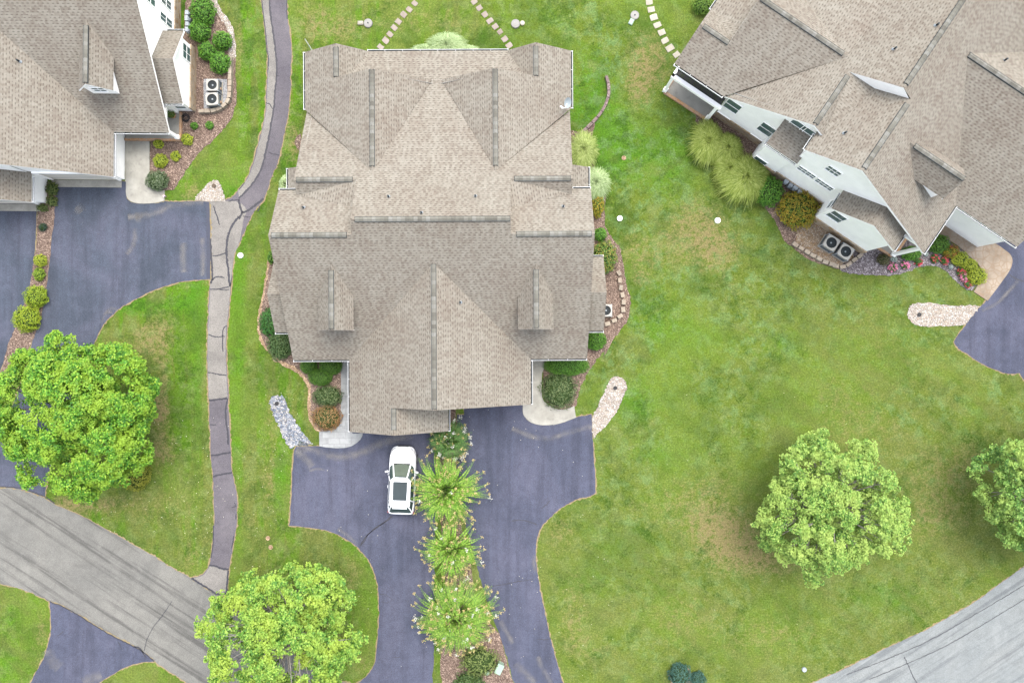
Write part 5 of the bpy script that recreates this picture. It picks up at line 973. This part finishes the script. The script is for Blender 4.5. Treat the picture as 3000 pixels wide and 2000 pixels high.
# utility meters
def meters(x, y, rz, z, label):
    root = empty('utility_meters', (x, y, z), rz, label, 'meter', 'utility meters on the house walls')
    for i, (dx, w, h, dz) in enumerate([(-.55,.3,.45,.3),(-.15,.28,.6,.15),(.2,.34,.7,.2),(.6,.3,.4,.3)]):
        g = MB(); g.box((dx, -.12, dz+.6), (w, .2, h)); g.box((dx, -.24, dz+.6), (w*.8, .03, h*.8)); g.cyl((dx, -.22, dz+.65), .08, -.08, 14, axis='y'); g.build('meter_box', M['grey'], root)
    g = MB(); g.tube([(-.15,-.1,-.2),(-.15,-.1,.7)], .03); g.tube([(.4,-.1,-.2),(.4,-.1,.9)], .03); g.build('conduit', M['grey'], root)
x, y = G(2322, 546, 1.0); meters(x+.15, y+.15, T3-PI/2+0, -.2, 'grey meter boxes on the wall behind the orange shrub')
x, y = G(541, 62, 1.2); meters(x, y, T2+PI/2, .1, 'grey meter boxes on the left house wall beside the tall shrub')
# hose, pot, marker
g = MB()
for i in range(7): g.torus((rng.normal(0,.02), rng.normal(0,.02), .04+i*.025), .17+.03*rng.random()+(i%3)*.04, .014, 28, 6)
x, y = G(547, 347); single(g, 'garden_hose', M['black'], 'black garden hose lying coiled at the left house porch', 'hose', (x, y, .03))
x, y = G(503, 336, .5); root = empty('potted_plant', (x, y, .13), 0, 'round clipped plant in a terracotta pot on the left house porch', 'potted plant')
g = MB(); g.cyl((0,0,0), .17, .34, 20, 0, .23); g.torus((0,0,.34), .22, .025, 20, 6); g.build('pot', M['brick'], root)
d = hemi(700, -.6); npmesh('foliage', leaf_quads(d*.27*rng.uniform(.9, 1.05, (700, 1))+[0,0,.55], unit(d+rng.normal(0,.4,(700,3))), .06, .04), lm_('box', BOX), root)
g = MB(); g.tube([(0,0,0),(0,0,.3)], .02, 6); g.box((0,0,.3), (.14,.1,.2), .3); x, y = G(487, 577); single(g, 'garden_marker', plain('pink_tag', (.72,.5,.55), .6), 'small pale pink marker at the end of the left concrete walk', 'marker', (x, y, 0), .4)
g = MB(); g.tube([(0,0,0),(.0,.02,1.2),(-.02,.1,2.4)], .03, 8); g.box((0,0,.05), (.16,.16,.1)); x, y = G(921, 158); single(g, 'antenna_pole', M['white'], 'slim white pole at the rear left corner of the middle house', 'pole', (x, y, 0))

# ------------------------------------------------------------------ the car
def car():
    x, y = G(1177, 1407, .9); root = empty('parked_car', (x, y, .03), R(-2.0), 'white car with a dark glass roof, parked on the driveway under the star-shaped tree', 'car')
    paint = plain('car_paint', (.82,.83,.84), .18, .6, var=.01, sc=1); hw = .95
    # plan half width and heights along the body, y forward
    st = [(-2.34,.70,.62,.86),(-2.27,.84,.48,.98),(-2.05,.925,.30,1.05),(-1.5,.95,.24,1.06),(-.6,.94,.22,1.03),(.4,.935,.22,1.0),(1.1,.94,.22,.98),(1.6,.93,.26,.93),(2.0,.855,.34,.84),(2.22,.72,.45,.74),(2.34,.50,.52,.64)]
    V = []; n = 13
    for yy, w, zl, zt in st:
        prof = [(.80,zl),(.93,zl+.03),(1.0,zl+(zt-zl)*.35),(.985,zl+(zt-zl)*.62),(.95,zt-.06),(.86,zt),(0,zt+.035)]
        ring = [(-a*w, yy, z) for a, z in prof]+[(a*w, yy, z) for a, z in prof[-2::-1]]; V += ring
    F = [(i*n+j, i*n+j+1, (i+1)*n+j+1, (i+1)*n+j) for i in range(len(st)-1) for j in range(n-1)]+[tuple(range(n))[::-1], tuple((len(st)-1)*n+j for j in range(n))]
    F = [f[::-1] for f in F]
    body = mesh('body', V, F, paint, root, smooth=True); m = body.modifiers.new('sub', 'SUBSURF'); m.levels = m.render_levels = 2
    # greenhouse: belt ring (z 1.0) up to roof ring
    def band(name, lo, hi, mat, par, sm=False):
        g = MB(); k = len(lo); g.add(lo+hi, [(i, (i+1) % k, k+(i+1) % k, k+i) for i in range(k)]); return g.build(name, mat, par, sm)
    belt = [(-.80,-2.12),(-.62,-2.2),(.62,-2.2),(.80,-2.12),(.86,-1.4),(.86,.3),(.82,.95),(.60,1.16),(-.60,1.16),(-.82,.95),(-.86,.3),(-.86,-1.4)]
    roof = [(-.60,-1.66),(-.48,-1.72),(.48,-1.72),(.60,-1.66),(.66,-1.2),(.66,0),(.60,.22),(.45,.33),(-.45,.33),(-.60,.22),(-.66,0),(-.66,-1.2)]
    zb, zr = 1.0, 1.56; B = [(a, b, zb) for a, b in belt]; T = [(a, b, zr-.02) for a, b in roof]
    band('side_windows', B, T, M['cglass'], root, True)
    g = MB(); R0 = [(a*1.0, b*1.0, zr-.04) for a, b in roof]; R1 = [(a*.985, b*.99, zr+.01) for a, b in roof]; R2 = [(a*.7, b*.8-.1, zr+.05) for a, b in roof]; k = 12
    g.add(R0+R1+R2, [(i, (i+1) % k, k+(i+1) % k, k+i) for i in range(k)]+[(k+i, k+(i+1) % k, 2*k+(i+1) % k, 2*k+i) for i in range(k)]+[tuple(range(2*k, 3*k))])
    rf = g.build('roof', paint, root, True); bevel(rf, .01)
    g = MB(); P = [(-.43,-1.22),(-.47,-1.18),(-.48,.0),(-.43,.04),(.43,.04),(.48,.0),(.47,-1.18),(.43,-1.22)]; g.add([(a, b, zr+.04) for a, b in P]+[(a, b, zr+.068) for a, b in P], [tuple(range(8, 16))[::-1]]+[(i, (i+1) % 8, 8+(i+1) % 8, 8+i) for i in range(8)]); g.build('sunroof', glass_mat('sunroof_glass', (.02,.035,.04), .5), rf)
    for s in (-1, 1):       # pillars and roof rails
        g = MB()
        for a, b in ((7, 7), (3, 3), (5, 5), (4, 4)):
            p, q = Vector(B[a]), Vector(T[b]); p = Vector((s*abs(p.x), p.y, p.z)); q = Vector((s*abs(q.x), q.y, q.z)); g.bar(p, q+Vector((0,0,.01)), .075, .05)
        g.bar((s*.655,-1.6,zr+.0), (s*.655,.15,zr+.0), .07, .05)
        g.build('pillars', paint, root)
    g = MB(); o = .012
    g.add([(-.68,1.08,zb+.06+o),(.68,1.08,zb+.06+o),(.53,.36,zr-.06+o),(-.53,.36,zr-.06+o),(0,1.19,zb+.05+o),(0,.42,zr-.05+o)], [(0,4,5,3),(4,1,2,5)]); g.build('windscreen', glass_mat('windscreen_glass', (.10,.125,.095), .2), root)
    g = MB(); g.tube([(-.5,1.17,1.06),(0,1.2,1.075),(.1,1.12,1.09)], .012, 5); g.tube([(.5,1.16,1.06),(.15,1.2,1.07)], .012, 5); g.box((0,1.14,1.02), (1.2,.1,.05)); g.build('wiper', M['black'], root)
    g = MB(); g.box((0,-1.76,zr-.05), (1.0,.10,.03), rx=R(12)); g.build('spoiler', paint, root)
    g = MB(); g.box((0,-2.31,.62), (1.5,.1,.16)); g.box((0,2.3,.45), (1.0,.1,.16)); g.build('bumper_trim', M['black'], root)
    g = MB(); g.box((0,2.31,.62), (.7,.06,.12)); g.build('grille', M['black'], root)
    g = MB()
    for s_ in (-1, 1): g.bar((s_*.62,1.25,1.005), (s_*.42,2.1,.885), .018, .012)
    g.build('bonnet_crease', M['acgrey'], root)
    for s in (-1, 1):
        g = MB(); g.add([(s*.55,2.23,.72),(s*.80,2.03,.80),(s*.86,1.72,.86),(s*.80,1.80,.89),(s*.66,2.08,.83),(s*.5,2.2,.77)], [(0,1,2,3,4,5)]); g.build('headlight', M['metal'], root)
        g = MB(); g.box((s*.86,-2.16,.84), (.1,.12,.14), s*.3); g.build('tail_light', plain('tail_red', (.22,.05,.06), .3, .4), root)
        g = MB(); g.box((s*1.03,.62,1.04), (.22,.12,.13), s*-.25); g.box((s*.91,.64,.99), (.12,.05,.04)); bevel(g.build('mirror', paint, root), .03)
        for yy in (-1.42, 1.42):
            g = MB(); g.cyl((s*.72 if s > 0 else s*.94, yy, .34), .34, .22, 28, axis='x'); w = g.build('wheel', M['black'], root); g = MB(); g.cyl((s*.93 if s > 0 else s*.945, yy, .34), .22, .015, 16, axis='x'); g.build('rim', M['metal'], w)
        for yy in (-.45, .45): g = MB(); g.box((s*.955, yy, .84), (.03,.2,.03)); g.build('door_handle', paint, root)
    g = MB(); g.box((.3, -1.5, zr+.07), (.03,.12,.05)); g.build('antenna', paint, rf)
car()

# ------------------------------------------------------------------ litter: fallen petals and leaves
def litter():
    n = 420; P = []
    zones = [(560,1380,120,160,35),(430,1500,180,60,30),(760,1500,80,180,30),(820,1250,60,100,20),(1500,1300,180,150,14),(1650,1800,160,180,25),(1300,1900,180,100,5),(2000,1500,500,350,30),(1100,1450,180,130,7),(600,1500,60,120,25),(1050,1700,60,160,20)]
    for x, y, a, b, k in zones:
        for _ in range(k): P.append((*G(x+rng.uniform(-a, a), y+rng.uniform(-b, b)), .05))
    P = np.array(P); N = unit(rng.normal(0, .3, P.shape)+[0,0,1]); npm = npmesh('fallen_petals', leaf_quads(P, N, rng.uniform(.04, .09, len(P)), .035), lm_('petal', [(.6,.52,.4),(.75,.7,.62)]), None); tag(npm, 'pale fallen petals and leaves strewn over lawn and drives', 'fallen petals', kind='stuff')
litter()
